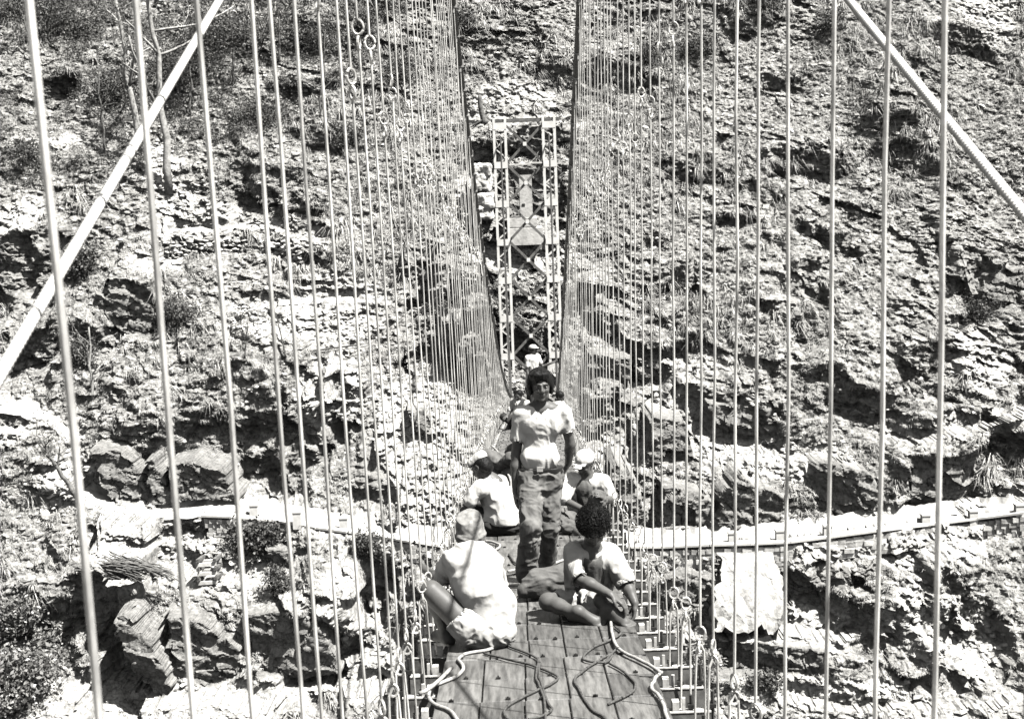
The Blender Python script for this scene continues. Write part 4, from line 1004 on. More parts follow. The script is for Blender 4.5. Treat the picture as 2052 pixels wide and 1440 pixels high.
# ---- the man walking towards the camera
def walker():
    Y = 10.65; p = lambda x, y, d=0: P(x, y, Y+d)
    base = np.array([p(1066, 1160)[0], Y, float(zdeck(Y))])
    t = root('person', base, 'man in white short sleeved shirt and jeans walking towards us on the deck', 'person', 'people on the bridge')
    hd = p(1083, 774, -.02); f = np.array([.10, -1, -.06]); nk = p(1083, 812, .02)
    shl, shr = p(1043, 829), p(1128, 826); ell_, elr = p(1034, 912, .02), p(1143, 890, .06); wrl, wrr = p(1033, 985, -.02), p(1139, 928, .16)
    hip = p(1080, 955); hl, hr = p(1062, 958), p(1100, 958); kl, kr = p(1064, 1056, -.25), p(1100, 1060, -.02)
    al, ar = p(1054, 1156, -.12), p(1091, 1146, .28)
    b = SDF(); q, A = headsdf(b, hd, f, Z, 1.0)
    b.cap(nk+[0, .01, -.03], hd+[0, .015, -.05], .054, .050, .02); b.cap(p(1072, 822), p(1100, 822), .06, .06, .03)
    b.cap(p(1083, 850), hip, .088, .085, .04, (0, 1, 0), .7)
    for sh, el, wr, th in ((shl, ell_, wrl, 1), (shr, elr, wrr, -1)):
        b.cap(nk, sh, .045, .045, .03); b.cap(sh, el, .046, .037, .02); b.cap(el, lerp(el, wr, .3), .037, .039, .02); b.cap(lerp(el, wr, .3), wr, .039, .026, .02)
    hand(b, wrl, (.05, -.15, -1), (1, .2, 0), .45, 1.0, 1); hand(b, wrr, (-.35, .1, -.7), (-.8, .2, -.2), .5, 1.0, 1)
    for h_, k_, a_ in ((hl, kl, al), (hr, kr, ar)): b.cap(h_, k_, .075, .05, .03); b.cap(k_, a_, .05, .035, .03)
    foot(b, al+[0, 0, -.01], (-.1, -1, -.1), sc=.95); foot(b, ar, (.05, -1, -.35), sc=.95)
    part('body', b, M_SKIN, t, .006); eyes(q, A, t)
    h = SDF(); h.ell(q(0, -.022, .052), (.092, .105, .088), A, .02); h.ell(q(0, -.055, -.01), (.086, .070, .095), A, .03); h.ell(q(.02, .055, .098), (.075, .045, .032), A, .03)
    for e in (-1, 1): h.ell(q(e*.082, -.005, .0), (.020, .045, .065), A, .02)
    h.ell(q(0, .105, .005), (.062, .055, .062), A, .015, 's'); h.ell(q(0, .09, -.08), (.085, .09, .07), A, .01, 's')
    part('hair', h, M_HAIR, t, .005, (.006, .03, (1, 1, .4)), 3)
    s = SDF(); s.cap(p(1083, 842, .02), p(1080, 930, -.0), .135, .100, .03, (0, 1, 0), .72); s.cap(p(1060, 834), p(1106, 834), .082, .082, .05, (0, 1, 0), .95)
    s.cap(p(1062, 850, -.015), p(1105, 850, -.015), .09, .09, .05, (0, 1, 0), .75); s.cap(p(1066, 915, .0), p(1098, 915, .0), .088, .088, .05, (0, 1, 0), .9)
    s.cap(nk+[0, .0, -.05], nk+[0, .005, .0], .085, .066, .03)
    s.cap(shl, lerp(shl, ell_, .60), .064, .060, .03); s.cap(shr, lerp(shr, elr, .52), .064, .060, .03)
    s.cap(nk+[.004, -.06, -.10], nk+[.0, -.085, .05], .012, .075, .006, None, 1, 's')
    s.ell(nk+[0, .015, .035], (.066, .075, .05), None, .01, 's')
    for sh, el, k in ((shl, ell_, .60), (shr, elr, .52)): s.cap(lerp(sh, el, k+.03), lerp(sh, el, k+.25), .055, .057, .004, None, 1, 's')
    s.plane(p(1080, 936), (0, 0, -1))
    part('shirt', s, M_WHITE, t, .0062, (.0065, .075, (1, 1, .6)), 11)
    c = SDF()
    for e, cx in ((-1, 1072), (1, 1097)): c.cap(nk+[e*.018, -.085, -.060], nk+[e*.066, -.062, -.015], .016, .013, .01, (0, 1, .3), .4); c.cap(nk+[e*.066, -.062, -.015], nk+[e*.070, .03, .012], .013, .013, .01)
    part('collar', c, M_WHITE, t, .004)
    j = SDF(); j.cap(p(1062, 944), p(1101, 944), .098, .098, .04, (0, 1, 0), .88); j.cap(p(1064, 962), p(1100, 962), .095, .095, .05, (0, 1, 0), .95)
    j.cap(hl+[0, 0, -.02], kl, .100, .073, .04); j.cap(kl, lerp(kl, al, .90), .073, .082, .03); j.cap(hr+[0, 0, -.02], kr, .096, .074, .04); j.cap(kr, lerp(kr, ar, .95), .074, .076, .03)
    j.plane(p(1080, 938), (0, 0, 1)); 
    part('jeans', j, M_JEAN, t, .0062, (.012, .075, (1, 1, 1.1)), 21)
    w = SDF(); w.cap(p(1063, 939, -.0), p(1100, 940, -.0), .110, .110, .04, (0, 1, 0), .86); w.plane(p(1080, 935.5), (0, 0, 1)); w.plane(p(1080, 945.5), (0, 0, -1))
    part('belt', w, M_BELT, t, .004); MB().box(p(1082, 940, -.118), (.045, .012, .034)).build('buckle', M_CLAMP, t)
    fo = SDF(); 
    for an, d in ((al+[0, 0, -.01], (-.1, -1, -.1)), (ar, (.05, -1, -.35))):
        an = np.asarray(an); d = unit(d); fo.cap(an-d*.04+[0, 0, -.055], an+d*.15+[0, 0, -.06], .038, .036, .02, np.cross(d, Z), 1.1); fo.cap(an+[0, 0, -.01], an+d*.10+[0, 0, -.045], .042, .034, .03)
    part('shoes', fo, M_BELT, t, .006)
    return t
walker()
# ---- man in white seen from behind, squatting at the left rods
def squatter():
    Y = 8.5; p = lambda x, y, d=0: P(x, y, Y+d)
    t = root('person', [p(960, 1290)[0], Y, float(zdeck(Y))], 'man in long white shirt and folded cap squatting with his back to us', 'person', 'people on the bridge')
    hd = p(943, 1070, .10); f = np.array([-.3, 1, -.35]); nk = p(944, 1098, .04)
    shl, shr = p(908, 1126, .08), p(981, 1126, .06); el, wl = p(884, 1160, .30), p(850, 1140, .55); er, wr = p(1000, 1180, .22), p(965, 1190, .5)
    pel = p(974, 1254, -.02); knl, knr = p(864, 1184, -.04), p(1006, 1210, .42); anl, anr = p(893, 1262, .10), p(985, 1262, .30)
    b = SDF(); q, A = headsdf(b, hd, f, Z, .93)
    b.cap(nk+[0, 0, -.02], hd+[0, -.02, -.03], .050, .052, .02); b.cap(lerp(nk, pel, .2), lerp(nk, pel, .5), .09, .11, .05); b.cap(lerp(nk, pel, .5), pel, .11, .11, .05)
    for s_, e_, w_ in ((shl, el, wl), (shr, er, wr)): b.cap(nk+[0, 0, -.03], s_, .05, .05, .04); b.cap(s_, e_, .045, .038, .02); b.cap(e_, w_, .038, .026, .02)
    hand(b, wl, (-.3, .7, .3), (1, .2, 0), .8); hand(b, wr, (-.4, .6, .1), (0, .2, -1), .6)
    b.cap(pel+[-.10, -.08, .02], knl, .088, .068, .03); b.cap(knl, lerp(knl, anl, .4), .056, .054, .02); b.cap(lerp(knl, anl, .4), anl, .052, .035, .02)
    b.cap(pel+[.06, .02, 0], knr, .085, .058, .03); b.cap(knr, anr, .055, .036, .02); foot(b, anl, (-.6, .8, 0)); foot(b, anr, (.1, 1, 0))
    part('body', b, M_SKIN, t, .0065)
    h = SDF(); h.ell(q(0, -.02, .01), (.079, .083, .080), A); h.ell(q(0, -.04, -.035), (.074, .060, .062), A, .03); part('hair', h, M_HAIR, t, .005, (.004, .02), 5)
    c = SDF(); up = unit(A[2]+.25*Z); cb = p(943, 1071, .075); ct = p(940, 1044, .08)
    c.cap(cb, ct, .094, .080, .02); c.plane(ct+[0, 0, .042], (-.15, -.45, .9)); c.plane(cb+[0, 0, -.038], (0, .25, -1)); c.ell(ct+[-.01, -.02, .085], (.10, .028, .045), None, .015, 's')
    part('cap', c, M_TOPI, t, .005, (.007, .06, (1, 1, 1)), 6)
    s = SDF(); m = lerp(nk, pel, .5)+[.0, -.03, .02]
    s.cap(nk+[0, -.0, -.045], nk+[.0, .0, .018], .085, .068, .03); s.cap(p(918, 1125, .04), p(975, 1125, .03), .086, .086, .06)
    s.cap(p(946, 1135, .02), m, .145, .145, .05, (0, 1, 0), .8); s.cap(m, p(976, 1215, .0), .145, .145, .05, (0, 1, 0), .85); s.cap(p(965, 1215), p(995, 1210), .11, .11, .05)
    s.cap(p(974, 1215), pel+[.02, 0, .02], .145, .14, .05, (0, 1, 0), .9)
    s.cap(shl, lerp(shl, el, .75), .068, .062, .05); s.cap(shr, lerp(shr, er, .8), .068, .060, .04)
    s.plane(pel+[0, 0, -.02], (-.22, 0, -1)); 
    part('shirt', s, M_WHITE, t, .0065, (.014, .11, (1, 1, .7)), 31)
    s = SDF(); s.ell(pel+[.01, .0, -.02], (.17, .15, .125), None, .03); s.cap(pel+[-.10, -.08, .02], lerp(pel+[-.10, -.08, .02], knl, .22), .108, .102, .04); s.cap(lerp(pel+[-.10, -.08, .02], knl, .27), lerp(pel+[-.10, -.08, .02], knl, .5), .094, .098, .004, None, 1, 's'); s.cap(pel+[.05, 0, 0], lerp(pel, knr, .7), .10, .085, .04)
    part('shorts', s, M_OFFW, t, .0065, (.013, .07, (1, 1, 1)), 33)
    for k_, (a_, b_, r1, r2) in enumerate(((p(927, 1238, -.10), p(934, 1262, -.11), .045, .055), (p(1006, 1232, -.05), p(1014, 1254, -.04), .035, .030))):
        s = SDF(); s.cap(a_, b_, r1, r2, .03, (0, 1, 0), .35); part('shirt_tail', s, M_WHITE, t, .005, (.010, .05, (1, 1, .4)), 35+k_)
squatter()
# ---- curly haired man sitting cross legged on the right
def curly():
    Y = 9.3; p = lambda x, y, d=0: P(x, y, Y+d)
    t = root('person', [p(1180, 1225)[0], Y, float(zdeck(Y))], 'curly haired man in open shirt and shorts sitting cross legged, head bowed', 'person', 'people on the bridge')
    hd = p(1190, 1058, -.05); f = np.array([.05, -.75, -.66]); nk = p(1184, 1096, .05)
    shl, shr = p(1150, 1106, .05), p(1225, 1112, .05); el, wl = p(1164, 1160, -.16), p(1224, 1191, -.30); er, wr = p(1256, 1170, -.06), p(1272, 1208, -.16)
    pel = p(1178, 1208, .12); knl, anl = p(1098, 1205, -.10), p(1154, 1228, -.26); knr, anr = p(1208, 1202, -.20), p(1222, 1226, -.28)
    b = SDF(); q, A = headsdf(b, hd, f, (0, -.6, .8), 1.0)
    b.cap(nk+[0, 0, -.03], hd+[0, .04, -.02], .055, .055, .02); b.cap(nk+[0, 0, -.08], pel, .105, .11, .05, (0, 1, 0), .85); b.cap(shl, shr, .05, .05, .04)
    for s_, e_, w_ in ((shl, el, wl), (shr, er, wr)): b.cap(s_, e_, .045, .037, .02); b.cap(e_, lerp(e_, w_, .3), .037, .040, .02); b.cap(lerp(e_, w_, .3), w_, .040, .027, .02)
    hand(b, wl, (.75, -.2, -.55), (.2, -.1, -1), .75, 1.05, -1); hand(b, wr, (-.1, -.2, -1), (-1, 0, 0), .8, 1.0, 1)
    b.cap(pel+[-.07, 0, 0], knl, .085, .060, .03); b.cap(knl, lerp(knl, anl, .4), .056, .052, .02); b.cap(lerp(knl, anl, .4), anl, .052, .033, .02); foot(b, anl+[.01, -.01, .02], (.9, -.35, -.12), (-.1, -.45, .8), 1.05)
    b.cap(pel+[.05, 0, 0], knr, .08, .057, .03); b.cap(knr, anr, .054, .033, .02); foot(b, anr+[0, -.01, .03], (.8, -.5, -.2), (0, -.2, 1))
    part('body', b, M_SKIN, t, .006); eyes(q, A, t)
    h = SDF(); h.ell(q(0, -.03, .045), (.100, .100, .092), A, .02); h.ell(q(0, -.06, -.02), (.090, .075, .085), A, .03)
    V, Q_ = h.mesh(.005); N = vnorm(V, Q_); d = np.abs(vn3(V/.016, 3))*.014+np.abs(vn3(V/.008, 4))*.006; mesh_np('curly_hair', V+N*d[:, None], Q_, M_HAIR, t, True)
    r = np.random.default_rng(3); mb = MB()
    for i in r.integers(0, len(V), 900):
        a = V[i]+N[i]*.010; u_ = unit(np.cross(N[i], r.normal(0, 1, 3))); w_ = np.cross(N[i], u_); th = np.arange(9)*.95+r.uniform(0, 6); rr = r.uniform(.004, .008)
        mb.tube(a+N[i]*(np.arange(9)*.0018)[:, None]+u_*np.cos(th)[:, None]*rr+w_*np.sin(th)[:, None]*rr, .0016, 3, caps=False)
    tag(mb.build('curls', M_HAIR, t), kind=None)
    s = SDF(); s.cap(shl+[.03, .0, -.01], shr+[-.03, 0, -.01], .072, .072, .05); s.cap(p(1172, 1125, .08), pel+[-.01, .05, .02], .14, .135, .05, (0, 1, 0), .8); s.cap(p(1205, 1125, .08), pel+[.03, .05, .02], .13, .13, .05, (0, 1, 0), .8)
    s.cap(shl, lerp(shl, el, .92), .068, .074, .03); s.cap(shr, lerp(shr, er, .92), .066, .068, .03)
    s.cap(p(1186, 1098, -.10), p(1194, 1200, -.13), .075, .11, .01, None, 1, 's')
    s.ell(nk+[0, -.01, .03], (.07, .09, .06), None, .01, 's')
    for sh, e_, k in ((shl, el, .92), (shr, er, .92)): s.cap(lerp(sh, e_, k+.02), lerp(sh, e_, k+.35), .060, .066, .004, None, 1, 's')
    part('shirt', s, M_OFFW, t, .006, (.012, .085, (1, 1, .6)), 41)
    c = SDF()
    for e in (-1, 1): c.cap(nk+[e*.035, -.075, -.075], nk+[e*.075, -.01, -.005], .020, .016, .01, (0, 1, .3), .4)
    part('collar', c, M_WHITE, t, .004)
    v = SDF(); v.cap(p(1184, 1120, .04), pel+[0, .0, .02], .115, .12, .05, (0, 1, 0), .9); v.ell(nk+[0, -.06, .0], (.07, .09, .07), None, .01, 's'); part('undershirt', v, M_MCLOTH, t, .007, (.006, .06), 43)
    s = SDF(); s.ell(pel+[0, 0, -.02], (.15, .13, .10), None, .03); s.cap(pel+[-.06, 0, 0], lerp(pel, knl, .62), .10, .085, .04); s.cap(pel+[.05, 0, 0], lerp(pel, knr, .75), .10, .088, .04); s.cap(p(1176, 1195, -.05), p(1188, 1226, -.16), .055, .06, .03, (0, 1, 0), .5)
    part('shorts', s, M_OFFW, t, .0065, (.013, .06, (1, 1, .7)), 45)
curly()
# ---- man with a pale cap behind, right
def capman():
    Y = 13.5; p = lambda x, y, d=0: P(x, y, Y+d)
    t = root('person', [p(1172, 1070)[0], Y, float(zdeck(Y))], 'man in pale cap and open white shirt sitting by the right rods behind', 'person', 'people on the bridge')
    hd = p(1172, 928, -.02); f = np.array([-.55, -.75, -.45]); nk = p(1176, 950, .04)
    shl, shr = p(1143, 962, .02), p(1208, 962, .03); el, wl = p(1128, 1000, -.10), p(1174, 1023, -.28); er, wr = p(1226, 1000, -.05), p(1208, 1000, -.28)
    pel = p(1176, 1040, .1); knl, anl = p(1118, 1045, -.12), p(1158, 1064, -.3); knr, anr = p(1198, 1000, -.25), p(1190, 1062, -.3)
    b = SDF(); q, A = headsdf(b, hd, f, (-.2, -.4, .9), 1.0)
    b.cap(nk+[0, 0, -.03], hd+[.01, .02, -.03], .055, .055, .02); b.cap(nk+[0, 0, -.08], pel, .11, .11, .05, (0, 1, 0), .85); b.cap(shl, shr, .05, .05, .04)
    for s_, e_, w_ in ((shl, el, wl), (shr, er, wr)): b.cap(s_, e_, .045, .036, .02); b.cap(e_, w_, .038, .027, .02)
    hand(b, wl, (.8, -.3, -.3), (.1, -.2, -1), .6, 1.0, -1); hand(b, wr, (-.2, -.6, .5), (-.6, 0, -.2), .8)
    for k_, a_, sx in ((knl, anl, -.07), (knr, anr, .06)): b.cap(pel+[sx, 0, 0], k_, .085, .06, .03); b.cap(k_, a_, .054, .034, .02)
    foot(b, anl, (.9, -.4, -.1)); foot(b, anr, (.5, -.8, 0)); part('body', b, M_SKIN, t, .007)
    h = SDF(); h.ell(q(0, -.025, .02), (.082, .09, .085), A); part('hair', h, M_HAIR, t, .006)
    c = SDF(); c.ell(q(0, -.018, .052), (.092, .105, .080), A, .02); c.cap(q(-.04, .085, .045), q(.04, .085, .045), .022, .022, .02, A[2], .35); c.cap(q(-.02, .12, .035), q(.02, .12, .035), .02, .02, .02, A[2], .35)
    c.plane(q(0, 0, .018), -A[2]*.95-A[1]*.25); part('cap', c, M_WHITE, t, .005, (.003, .04), 7)
    s = SDF(); s.cap(shl+[.03, 0, -.01], shr+[-.03, 0, -.01], .075, .075, .05); s.cap(p(1160, 985, .06), p(1163, 1035, .1), .13, .12, .05, (0, 1, 0), .8); s.cap(p(1190, 985, .06), p(1188, 1035, .1), .13, .12, .05, (0, 1, 0), .8)
    s.cap(shl, lerp(shl, el, .95), .066, .074, .03); s.cap(shr, lerp(shr, er, .85), .066, .066, .03); s.cap(p(1170, 955, -.10), p(1168, 1045, -.10), .075, .10, .01, None, 1, 's'); s.ell(nk+[0, -.01, .03], (.07, .09, .06), None, .01, 's')
    part('shirt', s, M_WHITE, t, .007, (.011, .085, (1, 1, .6)), 51)
    v = SDF(); v.cap(p(1170, 975, .03), pel, .12, .12, .05, (0, 1, 0), .85); part('undershirt', v, M_MCLOTH, t, .008, (.006, .06), 53)
    s = SDF(); s.ell(pel+[0, 0, -.02], (.15, .13, .10), None, .03)
    for k_, a_, sx in ((knl, anl, -.07), (knr, anr, .06)): s.cap(pel+[sx, 0, 0], k_, .10, .078, .04); s.cap(k_, lerp(k_, a_, .6), .078, .07, .03)
    part('trousers', s, M_MCLOTH, t, .007, (.012, .06, (1, 1, 1)), 55)
capman()
# ---- man with forage cap, seated behind left, leaning away
def leaner():
    Y = 13.4; p = lambda x, y, d=0: P(x, y, Y+d)
    t = root('person', [p(1003, 1070)[0], Y, float(zdeck(Y))], 'man in white shirt and pale folded cap sitting behind left, leaning to the rods', 'person', 'people on the bridge')
    hd = p(964, 936, .0); f = np.array([-.75, .35, -.55]); nk = p(978, 955, .03)
    shl, shr = p(960, 976, -.08), p(1003, 968, .14); el, wl = p(943, 1003, -.10), p(934, 1012, .22); er, wr = p(985, 1010, .30), p(950, 1010, .40)
    pel = p(1008, 1042, .02); knl, anl = p(932, 1022, .05), p(965, 1060, .12); knr, anr = p(975, 1045, .3), p(935, 1060, .3)
    b = SDF(); q, A = headsdf(b, hd, f, (.35, -.1, .9), 1.0)
    b.cap(nk, hd+[.02, 0, -.03], .055, .055, .02); b.cap(nk+[.04, 0, -.08], pel, .11, .12, .05); b.cap(shl, shr, .05, .05, .04)
    for s_, e_, w_ in ((shl, el, wl), (shr, er, wr)): b.cap(s_, e_, .045, .036, .02); b.cap(e_, w_, .038, .027, .02)
    hand(b, wl, (-.5, .6, .1), (0, 0, -1), .7); hand(b, wr, (-.8, .2, 0), (0, 0, -1), .6)
    for k_, a_, sy in ((knl, anl, -.05), (knr, anr, .08)): b.cap(pel+[0, sy, 0], k_, .085, .062, .03); b.cap(k_, a_, .055, .034, .02)
    foot(b, anl, (-.8, .2, 0)); foot(b, anr, (-.8, .5, 0)); part('body', b, M_SKIN, t, .007)
    h = SDF(); h.ell(q(0, -.025, .02), (.083, .094, .088), A); h.ell(q(0, -.06, -.03), (.076, .05, .06), A, .03); part('hair', h, M_HAIR, t, .006, (.003, .02), 8)
    c = SDF(); c.cap(q(0, .045, .070), q(0, -.055, .090), .062, .060, .02, A[0], 1.15); c.plane(q(0, 0, .055), -A[2]); c.plane(q(0, .02, .135), A[2]); part('cap', c, M_WHITE, t, .005, (.003, .04), 9)
    s = SDF(); s.cap(nk+[.02, 0, -.05], nk+[0, 0, -.01], .08, .062, .03); s.cap(shl+[.03, 0, -.01], shr+[-.02, 0, -.01], .082, .082, .05); m = p(998, 1000, .03)
    s.cap(p(985, 985, .03), m, .145, .155, .05); s.cap(m, p(1008, 1035, .0), .155, .16, .05); s.cap(p(985, 1040, .0), p(1020, 1040, .0), .10, .11, .05)
    s.cap(shl, lerp(shl, el, 1.0), .066, .066, .03); s.cap(shr, lerp(shr, er, .8), .066, .062, .03); s.plane(p(1008, 1046), (-.05, 0, -1))
    part('shirt', s, M_WHITE, t, .007, (.012, .09, (1, 1, .6)), 61)
    s = SDF(); s.cap(p(985, 1053, .0), p(1022, 1053, .0), .125, .125, .04, (0, 0, 1), .85); s.cap(pel, lerp(pel, knl, .75), .11, .08, .04); s.cap(pel, knr, .11, .08, .04)
    part('trousers', s, M_DCLOTH, t, .007, (.013, .06, (.5, 1, 1)), 63)
leaner()
# ---- smaller, farther people
def sitter(hx_, hy, Y, f, label, cx, shirt=M_WHITE, pants=M_DCLOTH, cap=None, lean=(0, 0), h=.010, arm=None, group='people on the bridge'):
    sc = FPX/Y; zf = float(zdeck(Y)); hd = P(hx_, hy, Y); pel = np.array([P(cx, 900, Y)[0], Y+.05, zf+.13])
    t = root('person', [pel[0], Y, zf], label, 'person', group); f = unit(f); r_ = unit(np.cross(f, Z))
    nk = hd-Z*.13-f*.03; sl_ = nk-r_*.17-Z*.05; sr = nk+r_*.17-Z*.05
    b = SDF(); q, A = headsdf(b, hd, f, Z); b.cap(nk, hd-Z*.04, .052, .052, .02); b.cap(nk-Z*.08, pel, .10, .11, .05)
    ff = unit([f[0], f[1], 0]); K = []
    for s_, e in ((sl_, -1), (sr, 1)):
        el = s_-Z*.20+ff*.12+r_*e*.05; wr = el+ff*.20-Z*.05-r_*e*.08
        if arm is not None and e == arm[0]: wr = P(arm[1], arm[2], Y-.1); el = lerp(s_, wr, .5)-Z*.08
        b.cap(nk-Z*.03, s_, .05, .05, .03); b.cap(s_, el, .045, .036, .02); b.cap(el, wr, .037, .027, .02); hand(b, wr, ff-Z*.3, -Z, .6)
        kn = pel+ff*.33+r_*e*.20+Z*.16; an = pel+ff*.28-r_*e*.10-Z*.03; K.append((kn, an)); b.cap(pel+r_*e*.08, kn, .085, .06, .03); b.cap(kn, an, .055, .035, .02); foot(b, an, ff)
        
    part('body', b, M_SKIN, t, h)
    s = SDF(); s.cap(sl_, sr, .075, .075, .05); s.cap(nk-Z*.10, pel+Z*.05, .14, .14, .05)
    for s_, e in ((sl_, -1), (sr, 1)): 
        el = s_-Z*.20+ff*.12+r_*e*.05
        if arm is not None and e == arm[0]: el = lerp(s_, P(arm[1], arm[2], Y-.1), .5)-Z*.08
        s.cap(s_, lerp(s_, el, .8), .066, .062, .03)
    part('shirt', s, shirt, t, h, (.012, .09, (1, 1, .6)), int(hx_))
    s = SDF(); s.ell(pel, (.16, .15, .12), None, .03)
    for kn, an in K: s.cap(pel, kn, .105, .078, .04); s.cap(kn, lerp(kn, an, .7), .078, .065, .03)
    part('trousers', s, pants, t, h, (.012, .07, (1, 1, 1)), int(hy))
    s = SDF(); s.ell(q(0, -.02, .03), (.086, .098, .092), A); s.ell(q(0, .10, -.01), (.07, .06, .07), A, .01, 's'); part('hair', s, M_HAIR, t, h*.8)
    if cap: s = SDF(); s.ell(q(0, -.01, .06), (.094, .108, .075), A, .02); s.plane(q(0, 0, .045), -A[2]); part('cap', s, cap, t, h*.7)
    return t
sitter(1042, 878, 19.5, (-.5, -.6, -.5), 'seated man half hidden behind the walking man, reaching along the deck', 1030, M_MCLOTH, M_MCLOTH, arm=(-1, 996, 938))
sitter(1122, 795, 29.0, (.8, -.2, -.5), 'dark haired person in white crouching right of the walking man, far back', 1108)
sitter(1040, 792, 31.0, (-.5, -.7, -.3), 'person crouching on the deck left of the walking man, far back', 1044, M_OFFW, M_DCLOTH)
def stander():
    Y = 34.; p = lambda x, y, d=0: P(x, y, Y+d); zf = float(zdeck(Y))
    t = root('person', [p(1064, 830)[0], Y, zf], 'man in white shirt and pale cap standing sideways, far along the deck', 'person', 'people on the bridge')
    hd = p(1068, 701); f = np.array([.9, -.4, 0]); fx = p(1064, 800)[0]; H = hd[2]-zf
    nk = hd-Z*.13; sa, sb_ = nk+[-.12, -.12, -.06], nk+[.10, .14, -.06]; pel = np.array([fx, Y, zf+.88]); k1, k2 = [fx+.03, Y-.1, zf+.46], [fx-.04, Y+.1, zf+.46]; a1, a2 = [fx+.02, Y-.1, zf+.08], [fx-.06, Y+.12, zf+.08]
    b = SDF(); q, A = headsdf(b, hd, f, Z); b.cap(nk, hd-Z*.04, .052, .052, .02); b.cap(nk-Z*.1, pel, .11, .11, .05)
    for s_, e_, w_ in ((sa, sa+[-.05, -.03, -.28], sa+[.02, -.1, -.50]), (sb_, sb_+[.12, 0, -.24], sb_+[.32, -.05, -.16])): b.cap(s_, e_, .045, .037, .02); b.cap(e_, w_, .037, .027, .02); hand(b, w_, w_-e_, (1, 0, 0), .5)
    for k_, a_ in ((k1, a1), (k2, a2)): b.cap(pel, k_, .08, .055, .03); b.cap(k_, a_, .055, .035, .02); foot(b, np.array(a_), (1, -.3, 0))
    part('body', b, M_SKIN, t, .010)
    s = SDF(); s.cap(sa, sb_, .08, .08, .05); s.cap(nk-Z*.12, pel, .14, .13, .05); s.cap(sa, sa+[-.03, -.02, -.17], .066, .066, .03); s.cap(sb_, sb_+[.07, 0, -.14], .066, .066, .03); part('shirt', s, M_WHITE, t, .010, (.012, .09), 71)
    s = SDF(); s.ell(pel-Z*.03, (.14, .14, .13), None, .03)
    for k_, a_ in ((k1, a1), (k2, a2)): s.cap(pel, k_, .095, .07, .04); s.cap(k_, a_, .07, .065, .03)
    part('trousers', s, M_DCLOTH, t, .010)
    s = SDF(); s.ell(q(0, -.02, .02), (.084, .095, .09), A); s.ell(q(0, .10, -.01), (.07, .06, .07), A, .01, 's'); part('hair', s, M_HAIR, t, .008)
    s = SDF(); s.ell(q(0, 0, .055), (.096, .110, .08), A, .02); s.cap(q(-.03, .12, .05), q(.03, .12, .05), .03, .03, .02, A[2], .4); s.plane(q(0, 0, .035), -A[2]); part('cap', s, M_OFFW, t, .007)
stander()
# trouser leg of someone behind the curly haired man, built as loose rolled cloth
Yc = 10.0; pc = lambda x, y, d=0: P(x, y, Yc+d)
s = SDF(); s.cap(pc(1134, 1158, .02), pc(1075, 1168, -.05), .105, .085, .04); s.cap(pc(1075, 1168, -.05), pc(1052, 1182, -.08), .085, .045, .04); s.cap(pc(1130, 1185), pc(1085, 1190), .08, .07, .04)
t = root('trouser_leg', [pc(1090, 1190)[0], Yc, float(zdeck(Yc))], 'dark rumpled trouser leg lying on the deck behind the curly haired man, wearer not built', 'trouser leg')
part('cloth', s, M_MCLOTH, t, .006, (.016, .09, (.5, 1, 1)), 81)
# ------------------------------------------------------------------ ropes and steel rods lying on the deck
M_ROPE = mat('pale_rope', .5, .8, v2=.3, scale=60, bump=.003, bscale=260)
M_ROPED = mat('dark_rope', .13, .8, v2=.05, scale=60, bump=.003, bscale=260)
def dpt(px, py, lift=.013):
    r = ray(px, py); Y = np.linspace(4, 45, 6000); i = np.argmax(r[2]*Y <= zdeck(Y)+lift); return r*Y[i]
def crom(pts, n=7):
    p = np.asarray(pts); p = np.vstack([2*p[0]-p[1], p, 2*p[-1]-p[-2]]); out = []
    for i in range(1, len(p)-2):
        for t in np.arange(n)/n: out.append(.5*((2*p[i])+(-p[i-1]+p[i+1])*t+(2*p[i-1]-5*p[i]+4*p[i+1]-p[i+2])*t*t+(-p[i-1]+3*p[i]-3*p[i+1]+p[i+2])*t**3))
    return np.array(out+[p[-2]])
def rope(pts, r, m, label, lift=.013, raised=None):
    q = [dpt(x, y, lift) for x, y in pts]
    if raised: 
        for k, v in raised.items(): q[k] = q[k]+np.array([0, 0, v])
    q = crom(q); q = q+np.stack([vn3(q/.09, 5), vn3(q/.09, 6), q[:, 0]*0], -1)*.006; t = MB().tube(q, r, 8).build('rope', m, smooth=True)
    return tag(t, label, 'rope', 'ropes lying on the deck')
rope([(1030,1280),(1000,1290),(975,1302),(930,1310),(920,1322),(928,1335),(918,1352),(880,1368),(861,1376),(861,1398),(875,1412),(905,1425),(920,1450)], .0105, M_ROPE, 'pale rope snaking over the left deck edge at the front')
rope([(905,1337),(860,1378),(840,1388)], .011, M_ROPE, 'short pale rope end crossing the left deck edge', .03)
rope([(970,1308),(1010,1318),(1060,1330),(1110,1350),(1116,1362),(1070,1385),(1020,1412),(1012,1430),(1030,1450)], .0072, M_ROPED, 'dark rope in a zigzag through the middle of the deck')
rope([(1010,1290),(1050,1305),(1078,1320),(1080,1345),(1085,1375),(1100,1410),(1106,1420),(1090,1432),(1060,1440)], .0072, M_ROPED, 'dark rope looping down the centre seam')
rope([(1079,1318),(1075,1360),(1090,1400),(1094,1440)], .007, M_ROPED, 'dark rope lying straight along the centre seam')
rope([(1222,1240),(1226,1262),(1240,1300),(1290,1325),(1325,1347)], .0105, M_ROPE, 'pale rope running from the sitting man to the right deck edge', .02)
rope([(1326,1346),(1310,1362),(1308,1380),(1325,1400),(1335,1430),(1340,1450)], .010, M_ROPE, 'pale rope curling off the right deck edge at the front', .02)
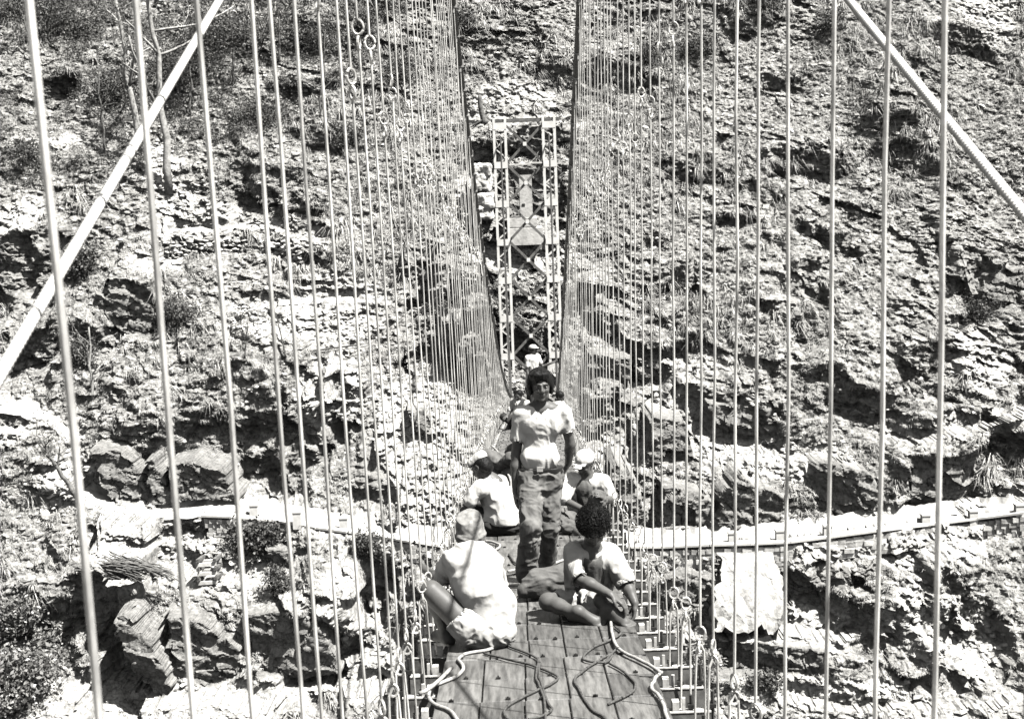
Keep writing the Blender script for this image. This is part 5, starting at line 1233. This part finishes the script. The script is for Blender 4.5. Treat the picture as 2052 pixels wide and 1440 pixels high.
rope([(1232,1254),(1246,1268),(1215,1285),(1190,1296),(1168,1320),(1212,1326),(1226,1312),(1206,1318),(1155,1355),(1160,1380),(1185,1420),(1210,1435),(1220,1450)], .0072, M_ROPED, 'dark rope looping around the right half of the deck')
rope([(1222,1328),(1250,1345),(1275,1376),(1250,1395),(1218,1410)], .007, M_ROPED, 'dark kinked rope near the right front deck edge')
rope([(1234,1300),(1222,1312),(1212,1328)], .007, M_ROPED, 'short dark rope knot on the right half of the deck')
rope([(1018,1144),(1060,1136),(1110,1128),(1150,1112),(1165,1100)], .011, M_ROPE, 'pale rope running between the feet of the walking man', .02)
rope([(966,1083),(985,1085),(1002,1092),(992,1102),(978,1104)], .011, M_ROPE, 'pale rope loop right of the squatting man\'s cap', .02)
rope([(1020,1110),(1030,1125),(1045,1135)], .009, M_ROPED, 'dark rope bit on the boards behind the squatting man')
rope([(985,893),(998,905),(1004,920),(1000,935),(990,942),(1015,948),(1024,965),(1022,985)], .016, M_ROPE, 'pale rope curling along the deck far behind the left sitting man', .02)
rope([(1060,1000),(1030,1040),(1000,1060)], .011, M_ROPED, 'dark rope beside the left sitting man', .02)
# ------------------------------------------------------------------ camera, light
cam = bpy.data.cameras.new('camera'); co = bpy.data.objects.new('camera', cam); COL.objects.link(co); SC.camera = co
from mathutils import Matrix
co.matrix_world = Matrix(((XC[0], YC[0], -F_[0], 0), (XC[1], YC[1], -F_[1], 0), (XC[2], YC[2], -F_[2], 0), (0, 0, 0, 1)))
cam.sensor_width = 36; cam.lens = 36*FPX/2052; cam.clip_start = .1; cam.clip_end = 2000
cam.dof.use_dof = True; cam.dof.focus_distance = 15; cam.dof.aperture_fstop = 9
sd = np.array([.42, -.25, .87]); sd /= np.linalg.norm(sd)
elev = math.asin(sd[2]); az = math.atan2(sd[0], sd[1])
su = bpy.data.lights.new('sun', 'SUN'); su.energy = 5; su.angle = math.radians(.5); su.color = (1, .985, .96)
so = bpy.data.objects.new('sun', su); COL.objects.link(so)
from mathutils import Vector
so.rotation_euler = Vector(sd.tolist()).to_track_quat('Z', 'Y').to_euler()
w = bpy.data.worlds.new('World'); SC.world = w; w.use_nodes = True
nt = w.node_tree; sky = nt.nodes.new('ShaderNodeTexSky'); sky.sky_type = 'NISHITA'; sky.sun_disc = False
sky.sun_elevation = elev; sky.sun_rotation = az
bw = nt.nodes.new('ShaderNodeRGBToBW'); nt.links.new(sky.outputs['Color'], bw.inputs['Color'])
nt.links.new(bw.outputs['Val'], nt.nodes['Background'].inputs['Color']); nt.nodes['Background'].inputs['Strength'].default_value = .05
SC.view_settings.view_transform = 'Standard'; SC.view_settings.look = 'None'; SC.view_settings.exposure = 1.25; SC.view_settings.gamma = 1
SC.cycles.max_bounces = 5; SC.cycles.diffuse_bounces = 0
